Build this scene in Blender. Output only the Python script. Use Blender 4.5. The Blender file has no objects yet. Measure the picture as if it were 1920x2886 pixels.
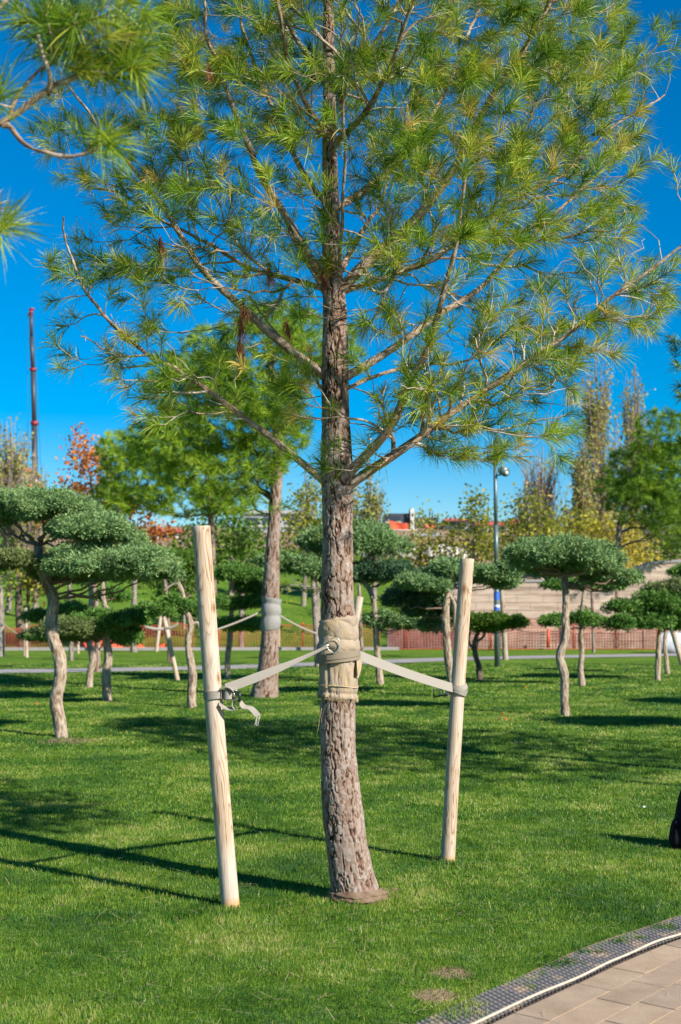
import bpy, math, random
import numpy as np
from mathutils import Vector, Matrix

rng = np.random.default_rng(7)
random.seed(7)
SC = bpy.context.scene
COL = SC.collection

# ---------------------------------------------------------------- camera
FPX, CX, CY, HC = 3600.0, 960.0, 1443.0, 1.6
PITCH = math.atan(257.0 / FPX)
cam_d = bpy.data.cameras.new('camera')
cam = bpy.data.objects.new('camera', cam_d); COL.objects.link(cam)
cam.location = (0, 0, HC)
cam.rotation_euler = (math.radians(90) + PITCH, 0, 0)
cam_d.sensor_fit = 'VERTICAL'; cam_d.sensor_height = 36.0
cam_d.lens = FPX / 2886.0 * 36.0
cam_d.clip_start = 0.1; cam_d.clip_end = 3000
cam_d.dof.use_dof = True; cam_d.dof.focus_distance = 7.0; cam_d.dof.aperture_fstop = 3.6
SC.camera = cam

# ---------------------------------------------------------------- light
SUN_AZ = math.radians(40)      # shadows fall to (-cos, +sin)
SUN_EL = math.radians(33)
w = bpy.data.worlds.new('World'); SC.world = w; w.use_nodes = True
wn = w.node_tree.nodes; wn.clear()
wo = wn.new('ShaderNodeOutputWorld'); bg = wn.new('ShaderNodeBackground')
sky = wn.new('ShaderNodeTexSky'); sky.sky_type = 'NISHITA'; sky.sun_disc = False
sky.sun_elevation = SUN_EL
sky.sun_rotation = math.atan2(math.cos(SUN_AZ), -math.sin(SUN_AZ))
sky.air_density = 1.0; sky.dust_density = 0.3; sky.ozone_density = 5.0; sky.altitude = 300
hs = wn.new('ShaderNodeHueSaturation'); hs.inputs['Saturation'].default_value = 1.6; hs.inputs['Hue'].default_value = 0.498
w.node_tree.links.new(sky.outputs[0], hs.inputs['Color'])
w.node_tree.links.new(hs.outputs[0], bg.inputs[0]); w.node_tree.links.new(bg.outputs[0], wo.inputs[0])
bg.inputs[1].default_value = 0.082
sd = bpy.data.lights.new('sun', 'SUN'); sd.energy = 5.0; sd.angle = math.radians(0.5); sd.color = (1.0, 0.93, 0.82)
so = bpy.data.objects.new('sun', sd); COL.objects.link(so)
ldir = Vector((-math.cos(SUN_AZ) * math.cos(SUN_EL), math.sin(SUN_AZ) * math.cos(SUN_EL), -math.sin(SUN_EL)))
so.rotation_euler = ldir.to_track_quat('-Z', 'Y').to_euler(); so.location = (20, -15, 20)
SC.view_settings.view_transform = 'Standard'; SC.view_settings.look = 'None'
SC.view_settings.exposure = 0.8; SC.view_settings.gamma = 1.0; SC.view_settings.use_curve_mapping = False
SC.cycles.max_bounces = 6; SC.cycles.transparent_max_bounces = 8

# ---------------------------------------------------------------- geometry helpers
A = np.array
def P(px, py, Y):
    """point of the photograph's pixel at depth Y"""
    u, v = (px - CX) / FPX, (CY - py) / FPX
    c, s = math.cos(PITCH), math.sin(PITCH)
    t = Y / (c - v * s)
    return A([u * t, Y, HC + (s + v * c) * t])
def G(px, py):
    u, v = (px - CX) / FPX, (CY - py) / FPX
    c, s = math.cos(PITCH), math.sin(PITCH)
    t = -HC / (s + v * c)
    return A([u * t, (c - v * s) * t, 0.0])
K = 1920 / 1568.0
def PD(px, py, Y): return P(px * K, py * K, Y)

def _h(ix, iy, iz, seed):
    n = (ix * 374761393 + iy * 668265263 + iz * 1442695041 + seed * 974634777) & 0xffffffff
    n = ((n ^ (n >> 13)) * 1274126177) & 0xffffffff
    n = n ^ (n >> 16)
    return (n & 0xffffff) / float(0xffffff)
def vnoise(p, sc=1.0, seed=0):
    p = np.asarray(p, float) * sc
    i = np.floor(p).astype(np.int64); f = p - i; f = f * f * (3 - 2 * f)
    r = 0
    for dx in (0, 1):
        for dy in (0, 1):
            for dz in (0, 1):
                wgt = (f[..., 0] if dx else 1 - f[..., 0]) * (f[..., 1] if dy else 1 - f[..., 1]) * (f[..., 2] if dz else 1 - f[..., 2])
                r = r + wgt * _h(i[..., 0] + dx, i[..., 1] + dy, i[..., 2] + dz, seed)
    return r
def fbm(p, sc=1.0, seed=0, octv=3):
    r = 0; a = 1; t = 0
    for k in range(octv):
        r = r + a * vnoise(p, sc * 2 ** k, seed + k); t += a; a *= .5
    return r / t
def norm(v):
    return v / np.maximum(np.linalg.norm(v, axis=-1, keepdims=True), 1e-9)
def smooth(x):
    x = np.clip(x, 0, 1); return x * x * (3 - 2 * x)
def resample(pts, n):
    pts = np.asarray(pts, float)
    keep = np.r_[True, np.linalg.norm(np.diff(pts[:, :3], axis=0), axis=1) > 1e-5]; pts = pts[keep]
    if len(pts) < 2: pts = np.vstack([pts, pts + 1e-3])
    d = np.r_[0, np.cumsum(np.linalg.norm(np.diff(pts[:, :3], axis=0), axis=1))]
    # catmull-rom-ish smoothing through cubic hermite
    m = np.gradient(pts, d, axis=0)
    s = np.linspace(0, d[-1], n); k = np.clip(np.searchsorted(d, s, side='right') - 1, 0, len(d) - 2)
    h = (d[k + 1] - d[k])[:, None]; t = ((s - d[k]) / (d[k + 1] - d[k]))[:, None]
    return (2 * t**3 - 3 * t**2 + 1) * pts[k] + (t**3 - 2 * t**2 + t) * h * m[k] + (-2 * t**3 + 3 * t**2) * pts[k + 1] + (t**3 - t**2) * h * m[k + 1]

class Acc:
    def __init__(s):
        s.v = []; s.t = []; s.q = []; s.tone = []; s.gc = []; s.n = 0; s.usegc = False
    def add(s, v, tri=None, quad=None, tone=0.5, gc=None):
        v = np.asarray(v, float).reshape(-1, 3)
        if tri is not None and len(tri): s.t.append(np.asarray(tri).reshape(-1, 3) + s.n)
        if quad is not None and len(quad): s.q.append(np.asarray(quad).reshape(-1, 4) + s.n)
        s.v.append(v)
        s.tone.append(np.broadcast_to(np.asarray(tone, float), (len(v),)))
        if gc is not None: s.usegc = True; s.gc.append(np.asarray(gc, float).reshape(-1, 3))
        else: s.gc.append(v)
        s.n += len(v)
    def merge(s, o):
        s.v += o.v; s.tone += o.tone; s.gc += o.gc; s.t += [x + s.n for x in o.t]; s.q += [x + s.n for x in o.q]; s.n += o.n; s.usegc = s.usegc or o.usegc
    def tube(s, pts, rad, sides=6, tone=0.5, cap=True, gc=False):
        pts = np.asarray(pts, float); n = len(pts); rad = np.broadcast_to(np.asarray(rad, float), (n,))
        t = norm(np.gradient(pts, axis=0)); ref = A([0, 0, 1.0]) if abs(t[:, 2].mean()) < .8 else A([0, 1.0, 0])
        a = norm(np.cross(t, ref)); b = np.cross(t, a)
        th = np.arange(sides) / sides * 2 * np.pi
        ring = pts[:, None] + rad[:, None, None] * (np.cos(th)[None, :, None] * a[:, None] + np.sin(th)[None, :, None] * b[:, None])
        i = np.arange(n - 1)[:, None] * sides; j = np.arange(sides)[None]; j2 = (j + 1) % sides
        q = np.stack([i + j, i + j2, i + sides + j2, i + sides + j], -1).reshape(-1, 4)
        v = ring.reshape(-1, 3); tri = None
        L = np.r_[0, np.cumsum(np.linalg.norm(np.diff(pts, axis=0), axis=1))]
        g = np.stack([(rad[:, None] * np.cos(th)).ravel(), (rad[:, None] * np.sin(th)).ravel(), np.repeat(L, sides)], -1)
        if cap:
            v = np.vstack([v, pts[:1], pts[-1:]]); c0 = n * sides
            g = np.vstack([g, [[0, 0, 0]], [[0, 0, L[-1]]]])
            jj = np.arange(sides)
            tri = np.vstack([np.stack([np.full(sides, c0), (jj + 1) % sides, jj], -1), np.stack([np.full(sides, c0 + 1), (n - 1) * sides + jj, (n - 1) * sides + (jj + 1) % sides], -1)])
        if np.ndim(tone): tone = np.r_[np.repeat(tone, sides), [tone[0], tone[-1]]] if cap else np.repeat(tone, sides)
        s.add(v, tri, q, tone, g if gc else None)
    def box(s, c, size, R=None, tone=0.5):
        h = np.asarray(size, float) / 2
        v = A([[x, y, z] for x in (-1, 1) for y in (-1, 1) for z in (-1, 1)]) * h
        if R is not None: v = v @ np.asarray(R, float).T
        s.add(v + np.asarray(c, float), None, [[0, 1, 3, 2], [4, 6, 7, 5], [0, 4, 5, 1], [2, 3, 7, 6], [0, 2, 6, 4], [1, 5, 7, 3]], tone)
    def ribbon(s, pts, wv, th=0.002, tone=0.5):
        """strap: pts centreline, wv half width vector per point"""
        pts = np.asarray(pts, float); wv = np.asarray(wv, float)
        t = norm(np.gradient(pts, axis=0)); nn = norm(np.cross(t, wv)) * th / 2
        v = np.stack([pts - wv - nn, pts + wv - nn, pts + wv + nn, pts - wv + nn], 1).reshape(-1, 3)
        n = len(pts); i = np.arange(n - 1)[:, None] * 4; j = np.arange(4)[None]; j2 = (j + 1) % 4
        q = np.stack([i + j, i + j2, i + 4 + j2, i + 4 + j], -1).reshape(-1, 4)
        q = np.vstack([q, [[3, 2, 1, 0]], [[(n - 1) * 4 + k for k in range(4)]]])
        s.add(v, None, q, tone)
    def grid(s, V, tone=0.5, closed=False, gc=None):
        """V (n,m,3)"""
        n, m = V.shape[:2]
        i = np.arange(n - 1)[:, None]; j = np.arange(m if closed else m - 1)[None]; j2 = (j + 1) % m
        q = np.stack([i * m + j, i * m + j2, (i + 1) * m + j2, (i + 1) * m + j], -1).reshape(-1, 4)
        s.add(V.reshape(-1, 3), None, q, np.asarray(tone).ravel() if np.ndim(tone) else tone, gc)
    def poly(s, pts):
        """n-gon fan (convex) """
        n = len(pts); s.add(pts, [[0, k, k + 1] for k in range(1, n - 1)])
    def build(s, name, mat, parent=None, origin=None, smooth_=True):
        me = bpy.data.meshes.new(name)
        v = np.vstack(s.v)
        if parent is not None: org = A(parent['_o'][:])
        else: org = A(origin) if origin is not None else A([v[:, 0].mean(), v[:, 1].mean(), v[:, 2].min()])
        gcv = np.vstack(s.gc); v = v - org
        tri = np.vstack(s.t) if s.t else np.zeros((0, 3), int); qd = np.vstack(s.q) if s.q else np.zeros((0, 4), int)
        nt, nq = len(tri), len(qd)
        me.vertices.add(len(v)); me.vertices.foreach_set('co', v.astype(np.float32).ravel())
        me.loops.add(nt * 3 + nq * 4); me.loops.foreach_set('vertex_index', np.r_[tri.ravel(), qd.ravel()].astype(np.int32))
        me.polygons.add(nt + nq)
        me.polygons.foreach_set('loop_start', np.r_[np.arange(nt) * 3, nt * 3 + np.arange(nq) * 4].astype(np.int32))
        me.polygons.foreach_set('use_smooth', np.full(nt + nq, smooth_))
        at = me.attributes.new('tone', 'FLOAT', 'POINT'); at.data.foreach_set('value', np.concatenate(s.tone).astype(np.float32))
        if s.usegc:
            g = me.attributes.new('gc', 'FLOAT_VECTOR', 'POINT'); g.data.foreach_set('vector', gcv.astype(np.float32).ravel())
        me.update(calc_edges=True); me.validate()
        me.materials.append(mat)
        o = bpy.data.objects.new(name, me); COL.objects.link(o); o['_o'] = org.tolist()
        if parent is not None: o.parent = parent
        else: o.location = org
        return o

ALL_TAGGED = []
def tag(o, label=None, cat=None, group=None, kind=None):
    if label: o['label'] = label
    if cat: o['category'] = cat
    if group: o['group'] = group
    if kind: o['kind'] = kind
    return o
def thing(name, label, cat, loc, group=None):
    o = bpy.data.objects.new(name, None); COL.objects.link(o); o.location = loc; o['_o'] = [float(c) for c in loc]
    o.empty_display_size = .1
    return tag(o, label, cat, group)

# ---------------------------------------------------------------- materials
def newmat(name):
    m = bpy.data.materials.new(name); m.use_nodes = True; nt = m.node_tree; nt.nodes.clear()
    return m, nt, nt.nodes, nt.links
def nd(ns, t, **kw):
    n = ns.new(t)
    for k, v in kw.items():
        if k.startswith('i_'): n.inputs[k[2:].replace('_', ' ')].default_value = v
        else: setattr(n, k, v)
    return n
def ramp(ns, stops):
    r = ns.new('ShaderNodeValToRGB'); e = r.color_ramp.elements
    while len(e) < len(stops): e.new(0.5)
    for k, (p, c) in enumerate(stops): e[k].position = p; e[k].color = (*c, 1)
    return r
def foliage(name, stops, trans=0.35, rough=.55, nscale=0, spec=.3):
    m, nt, ns, L = newmat(name)
    out = ns.new('ShaderNodeOutputMaterial'); p = nd(ns, 'ShaderNodeBsdfPrincipled', i_Roughness=rough)
    p.inputs['Specular IOR Level'].default_value = spec
    tr = ns.new('ShaderNodeBsdfTranslucent'); mx = nd(ns, 'ShaderNodeMixShader'); mx.inputs[0].default_value = trans
    at = nd(ns, 'ShaderNodeAttribute', attribute_name='tone'); r = ramp(ns, stops)
    if nscale:
        tc = ns.new('ShaderNodeNewGeometry'); nz = nd(ns, 'ShaderNodeTexNoise', i_Scale=nscale, i_Detail=2.0)
        L.new(tc.outputs['Position'], nz.inputs['Vector'])
        ma = nd(ns, 'ShaderNodeMath', operation='MULTIPLY_ADD'); ma.inputs[1].default_value = .9; ma.inputs[2].default_value = -.45
        ad = nd(ns, 'ShaderNodeMath', operation='ADD', use_clamp=True)
        L.new(nz.outputs[0], ma.inputs[0]); L.new(at.outputs['Fac'], ad.inputs[0]); L.new(ma.outputs[0], ad.inputs[1]); L.new(ad.outputs[0], r.inputs[0])
    else: L.new(at.outputs['Fac'], r.inputs[0])
    L.new(r.outputs[0], p.inputs['Base Color']); L.new(r.outputs[0], tr.inputs[0])
    L.new(p.outputs[0], mx.inputs[1]); L.new(tr.outputs[0], mx.inputs[2]); L.new(mx.outputs[0], out.inputs[0])
    return m
def simple(name, col, rough=.6, metal=0, nscale=0, namp=.25, bump=0, spec=.5):
    m, nt, ns, L = newmat(name)
    out = ns.new('ShaderNodeOutputMaterial'); p = nd(ns, 'ShaderNodeBsdfPrincipled', i_Roughness=rough, i_Metallic=metal)
    p.inputs['Specular IOR Level'].default_value = spec
    p.inputs['Base Color'].default_value = (*col, 1); L.new(p.outputs[0], out.inputs[0])
    if nscale:
        tc = ns.new('ShaderNodeTexCoord'); nz = nd(ns, 'ShaderNodeTexNoise', i_Scale=nscale, i_Detail=5.0, i_Roughness=.65)
        L.new(tc.outputs['Object'], nz.inputs['Vector'])
        r = ramp(ns, [(.3, tuple(c * (1 - namp) for c in col)), (.7, tuple(min(1, c * (1 + namp)) for c in col))])
        L.new(nz.outputs[0], r.inputs[0]); L.new(r.outputs[0], p.inputs['Base Color'])
        if bump:
            b = nd(ns, 'ShaderNodeBump', i_Strength=1.0, i_Distance=bump); L.new(nz.outputs[0], b.inputs['Height']); L.new(b.outputs[0], p.inputs['Normal'])
    return m
def bark(name, stops, nscale=30, bump=.004, rough=.9, stretch=.35, mixn=.5):
    m, nt, ns, L = newmat(name)
    out = ns.new('ShaderNodeOutputMaterial'); p = nd(ns, 'ShaderNodeBsdfPrincipled', i_Roughness=rough)
    p.inputs['Specular IOR Level'].default_value = .2
    L.new(p.outputs[0], out.inputs[0])
    gc = nd(ns, 'ShaderNodeAttribute', attribute_name='gc'); mp = nd(ns, 'ShaderNodeMapping'); mp.inputs['Scale'].default_value = (1, 1, stretch)
    L.new(gc.outputs['Vector'], mp.inputs[0])
    nz = nd(ns, 'ShaderNodeTexNoise', i_Scale=nscale, i_Detail=6.0, i_Roughness=.7); L.new(mp.outputs[0], nz.inputs['Vector'])
    at = nd(ns, 'ShaderNodeAttribute', attribute_name='tone')
    ma = nd(ns, 'ShaderNodeMath', operation='MULTIPLY_ADD'); ma.inputs[1].default_value = mixn; ma.inputs[2].default_value = -mixn / 2
    ad = nd(ns, 'ShaderNodeMath', operation='ADD', use_clamp=True)
    L.new(nz.outputs[0], ma.inputs[0]); L.new(ma.outputs[0], ad.inputs[0]); L.new(at.outputs['Fac'], ad.inputs[1])
    r = ramp(ns, stops); L.new(ad.outputs[0], r.inputs[0]); L.new(r.outputs[0], p.inputs['Base Color'])
    b = nd(ns, 'ShaderNodeBump', i_Strength=.8, i_Distance=bump); L.new(nz.outputs[0], b.inputs['Height']); L.new(b.outputs[0], p.inputs['Normal'])
    return m

M = {}
M['needle'] = foliage('needle', [(0, (.03, .085, .010)), (.3, (.075, .175, .012)), (.62, (.25, .38, .018)), (.85, (.46, .47, .045)), (1, (.55, .40, .10))], .34, .42)
M['needle_far'] = foliage('needle_far', [(0, (.05, .12, .012)), (.5, (.16, .29, .015)), (1, (.34, .46, .03))], .32, .55, 1.2)
M['needle_dead'] = foliage('needle_dead', [(0, (.20, .06, .03)), (1, (.36, .13, .05))], .25)
M['juniper_blue'] = foliage('juniper_blue', [(0, (0.049, 0.103, 0.029)), (.45, (0.153, 0.272, 0.092)), (.8, (0.270, 0.411, 0.162)), (1, (0.325, 0.336, 0.088))], .12, .6, 4)
M['juniper_green'] = foliage('juniper_green', [(0, (0.029, 0.085, 0.012)), (.5, (0.094, 0.217, 0.033)), (1, (0.227, 0.377, 0.066))], .15, .6, 4)
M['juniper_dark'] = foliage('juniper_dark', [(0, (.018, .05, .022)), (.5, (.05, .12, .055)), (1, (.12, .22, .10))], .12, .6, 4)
M['juniper_olive'] = foliage('juniper_olive', [(0, (0.047, 0.076, 0.025)), (.5, (0.141, 0.189, 0.057)), (1, (0.265, 0.301, 0.107))], .15, .6, 4)
M['leaf_orange'] = foliage('leaf_orange', [(0, (.26, .07, .03)), (.5, (.66, .21, .03)), (1, (.85, .42, .05))], .4)
M['leaf_yellow'] = foliage('leaf_yellow', [(0, (.11, .15, .02)), (.5, (.34, .35, .03)), (1, (.62, .50, .07))], .4, .5, 1)
M['leaf_poplar'] = foliage('leaf_poplar', [(0, (.16, .20, .04)), (.6, (.38, .38, .10)), (1, (.60, .38, .12))], .35)
M['leaf_green'] = foliage('leaf_green', [(0, (.03, .08, .01)), (.5, (.10, .20, .02)), (1, (.24, .36, .05))], .4, .5, 1)
M['blade'] = None
M['bark_pine'] = bark('bark_pine', [(0, (0.021, 0.012, 0.009)), (.2, (0.082, 0.045, 0.029)), (.36, (0.180, 0.102, 0.066)), (.55, (0.230, 0.168, 0.131)), (.8, (0.303, 0.246, 0.209)), (1, (0.377, 0.328, 0.295))], 60, .003)
M['bark_limb'] = bark('bark_limb', [(0, (.12, .07, .045)), (.45, (.27, .18, .125)), (1, (.52, .44, .37))], 60, .003)
M['bark_twig'] = bark('bark_twig', [(0, (.24, .15, .09)), (.5, (.42, .31, .22)), (1, (.60, .50, .40))], 60, .001)
M['bark_juniper'] = bark('bark_juniper', [(0, (0.101, 0.062, 0.039)), (.3, (0.246, 0.179, 0.128)), (.6, (0.361, 0.289, 0.217)), (1, (0.447, 0.379, 0.302))], 22, .012, .9, .25)
M['bark_grey'] = bark('bark_grey', [(0, (0.080, 0.064, 0.052)), (.5, (0.224, 0.184, 0.152)), (1, (0.368, 0.328, 0.288))], 14, .01, .9, .3)
M['bark_dark'] = bark('bark_dark', [(0, (.05, .035, .028)), (.5, (.13, .095, .07)), (1, (.22, .17, .13))], 14, .01, .9, .3)
M['twig_far'] = bark('twig_far', [(0, (.16, .11, .09)), (1, (.42, .33, .30))], 10, .003)
M['strap'] = simple('strap', (0.272, 0.245, 0.204), .75, 0, 300, .12, .0004)
M['strap_dark'] = simple('strap_dark', (0.216, 0.172, 0.120), .8, 0, 300, .15, .0004)
M['steel'] = simple('steel', (.55, .52, .42), .35, .9, 40, .2)
M['black_metal'] = simple('black_metal', (.03, .032, .035), .35, .3)
M['lamp_grey'] = simple('lamp_grey', (.13, .18, .19), .45, .4, 6, .15)
M['lamp_glass'] = simple('lamp_glass', (0.640, 0.656, 0.680), .15)
M['blue_sticker'] = simple('blue_sticker', (.03, .13, .55), .5)
M['white_sticker'] = simple('white_sticker', (.75, .77, .8), .5)
M['black_fabric'] = simple('black_fabric', (.006, .005, .007), .8, 0, 60, .4, .002, .15)
M['grey_trim'] = simple('grey_trim', (.05, .045, .06), .6)
M['rope'] = simple('rope', (0.448, 0.384, 0.296), .85, 0, 90, .18, .002)
M['twine'] = simple('twine', (.45, .33, .2), .9, 0, 200, .25, .0005)
M['orange_plastic'] = simple('orange_plastic', (.62, .085, .03), .5, 0, 2, .2)
M['net_rust'] = simple('net_rust', (.42, .07, .035), .6, 0, 2, .25)
M['boom_dark'] = simple('boom_dark', (.045, .05, .058), .5, .2)
M['boom_red'] = simple('boom_red', (.26, .018, .03), .5)
M['wall_white'] = simple('wall_white', (0.560, 0.544, 0.512), .8, 0, 1.5, .12)
M['wall_grey'] = simple('wall_grey', (.34, .35, .37), .8, 0, 1.5, .15)
M['wall_tan'] = simple('wall_tan', (.52, .42, .30), .8, 0, 1.5, .15)
M['wall_dark'] = simple('wall_dark', (.035, .042, .06), .7, 0, 1.5, .2)
M['roof_red'] = simple('roof_red', (.50, .10, .06), .8, 0, 3, .2)
M['glass_dark'] = simple('glass_dark', (.03, .04, .055), .15)
M['silver_pipe'] = simple('silver_pipe', (0.496, 0.512, 0.544), .4, .1, 3, .3)
M['stone_white'] = simple('stone_white', (0.528, 0.496, 0.432), .85, 0, 8, .2)

def mat_wood():
    m, nt, ns, L = newmat('stake_wood')
    out = ns.new('ShaderNodeOutputMaterial'); p = nd(ns, 'ShaderNodeBsdfPrincipled', i_Roughness=.75); L.new(p.outputs[0], out.inputs[0])
    p.inputs['Specular IOR Level'].default_value = .25
    gc = nd(ns, 'ShaderNodeAttribute', attribute_name='gc')
    mp = nd(ns, 'ShaderNodeMapping'); mp.inputs['Scale'].default_value = (1, 1, .09); L.new(gc.outputs['Vector'], mp.inputs[0])
    nz = nd(ns, 'ShaderNodeTexNoise', i_Scale=16.0, i_Detail=1.5, i_Distortion=.6); L.new(mp.outputs[0], nz.inputs['Vector'])
    mu = nd(ns, 'ShaderNodeMath', operation='MULTIPLY'); mu.inputs[1].default_value = 15; L.new(nz.outputs[0], mu.inputs[0])
    fr = nd(ns, 'ShaderNodeMath', operation='FRACT'); L.new(mu.outputs[0], fr.inputs[0])
    r = ramp(ns, [(0, (.24, .14, .08)), (.15, (.42, .30, .20)), (.6, (.55, .43, .32)), (.88, (.46, .33, .215)), (1, (.19, .10, .055))]); L.new(fr.outputs[0], r.inputs[0])
    # weather: greyer, paler patches
    n2 = nd(ns, 'ShaderNodeTexNoise', i_Scale=7.0, i_Detail=3.0); mp2 = nd(ns, 'ShaderNodeMapping'); mp2.inputs['Scale'].default_value = (1, 1, .3)
    L.new(gc.outputs['Vector'], mp2.inputs[0]); L.new(mp2.outputs[0], n2.inputs['Vector'])
    r2 = ramp(ns, [(.40, (0, 0, 0)), (.62, (.72, .72, .72))]); L.new(n2.outputs[0], r2.inputs[0])
    mx = nd(ns, 'ShaderNodeMix', data_type='RGBA'); L.new(r2.outputs[0], mx.inputs[0]); L.new(r.outputs[0], mx.inputs[6]); mx.inputs[7].default_value = (.57, .49, .41, 1)
    # fine vertical fibres
    n3 = nd(ns, 'ShaderNodeTexNoise', i_Scale=260.0, i_Detail=2.0); mp3 = nd(ns, 'ShaderNodeMapping'); mp3.inputs['Scale'].default_value = (1, 1, .03)
    L.new(gc.outputs['Vector'], mp3.inputs[0]); L.new(mp3.outputs[0], n3.inputs['Vector'])
    r3 = ramp(ns, [(.3, (.82, .8, .78)), (.6, (1, 1, 1))]); L.new(n3.outputs[0], r3.inputs[0])
    m2 = nd(ns, 'ShaderNodeMix', data_type='RGBA', blend_type='MULTIPLY'); m2.inputs[0].default_value = 1; L.new(mx.outputs[2], m2.inputs[6]); L.new(r3.outputs[0], m2.inputs[7])
    # knots
    vo = nd(ns, 'ShaderNodeTexVoronoi', i_Scale=9.0); mp4 = nd(ns, 'ShaderNodeMapping'); mp4.inputs['Scale'].default_value = (1, 1, .5); L.new(gc.outputs['Vector'], mp4.inputs[0]); L.new(mp4.outputs[0], vo.inputs['Vector'])
    r4 = ramp(ns, [(0, (.36, .24, .16)), (.10, (.6, .46, .34)), (.12, (.95, .9, .85)), (.15, (.7, .56, .44)), (.17, (1, 1, 1))]); L.new(vo.outputs['Distance'], r4.inputs[0])
    m3 = nd(ns, 'ShaderNodeMix', data_type='RGBA', blend_type='MULTIPLY'); m3.inputs[0].default_value = 1; L.new(m2.outputs[2], m3.inputs[6]); L.new(r4.outputs[0], m3.inputs[7])
    # ochre foot (tone = 1)
    at = nd(ns, 'ShaderNodeAttribute', attribute_name='tone')
    m4 = nd(ns, 'ShaderNodeMix', data_type='RGBA'); L.new(at.outputs['Fac'], m4.inputs[0]); L.new(m3.outputs[2], m4.inputs[6]); m4.inputs[7].default_value = (.50, .27, .09, 1)
    L.new(m4.outputs[2], p.inputs['Base Color'])
    b = nd(ns, 'ShaderNodeBump', i_Strength=.6, i_Distance=.0015); L.new(n3.outputs[0], b.inputs['Height']); L.new(b.outputs[0], p.inputs['Normal'])
    return m
M['wood'] = mat_wood()

def mat_burlap(name, c1, c2, c3):
    m, nt, ns, L = newmat(name)
    out = ns.new('ShaderNodeOutputMaterial'); p = nd(ns, 'ShaderNodeBsdfPrincipled', i_Roughness=.95); L.new(p.outputs[0], out.inputs[0])
    p.inputs['Specular IOR Level'].default_value = .1
    gc = nd(ns, 'ShaderNodeAttribute', attribute_name='gc')
    n1 = nd(ns, 'ShaderNodeTexNoise', i_Scale=14.0, i_Detail=4.0, i_Roughness=.6); mp = nd(ns, 'ShaderNodeMapping'); mp.inputs['Scale'].default_value = (1, 1, .45); L.new(gc.outputs['Vector'], mp.inputs[0]); L.new(mp.outputs[0], n1.inputs['Vector'])
    r = ramp(ns, [(.3, c1), (.5, c2), (.66, c3)]); L.new(n1.outputs[0], r.inputs[0])
    cx = ns.new('ShaderNodeSeparateXYZ'); L.new(gc.outputs['Vector'], cx.inputs[0])
    an = nd(ns, 'ShaderNodeMath', operation='ARCTAN2'); L.new(cx.outputs[1], an.inputs[0]); L.new(cx.outputs[0], an.inputs[1])
    w1 = nd(ns, 'ShaderNodeMath', operation='MULTIPLY'); w1.inputs[1].default_value = 260; L.new(an.outputs[0], w1.inputs[0]); s1 = nd(ns, 'ShaderNodeMath', operation='SINE'); L.new(w1.outputs[0], s1.inputs[0])
    w2 = nd(ns, 'ShaderNodeMath', operation='MULTIPLY'); w2.inputs[1].default_value = 2400; L.new(cx.outputs[2], w2.inputs[0]); s2 = nd(ns, 'ShaderNodeMath', operation='SINE'); L.new(w2.outputs[0], s2.inputs[0])
    mm = nd(ns, 'ShaderNodeMath', operation='ADD'); L.new(s1.outputs[0], mm.inputs[0]); L.new(s2.outputs[0], mm.inputs[1])
    r2 = ramp(ns, [(0, (.82, .8, .78)), (1, (1, 1, 1))]); ms = nd(ns, 'ShaderNodeMath', operation='MULTIPLY_ADD'); ms.inputs[1].default_value = .25; ms.inputs[2].default_value = .5
    L.new(mm.outputs[0], ms.inputs[0]); L.new(ms.outputs[0], r2.inputs[0])
    mx = nd(ns, 'ShaderNodeMix', data_type='RGBA', blend_type='MULTIPLY'); mx.inputs[0].default_value = 1; L.new(r.outputs[0], mx.inputs[6]); L.new(r2.outputs[0], mx.inputs[7])
    L.new(mx.outputs[2], p.inputs['Base Color'])
    b = nd(ns, 'ShaderNodeBump', i_Strength=.5, i_Distance=.001); L.new(mm.outputs[0], b.inputs['Height']); L.new(b.outputs[0], p.inputs['Normal'])
    return m
M['burlap'] = mat_burlap('burlap', (.33, .27, .215), (.43, .345, .25), (.50, .36, .20))
M['burlap_grey'] = mat_burlap('burlap_grey', (0.288, 0.288, 0.296), (0.328, 0.320, 0.304), (0.368, 0.344, 0.312))

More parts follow.
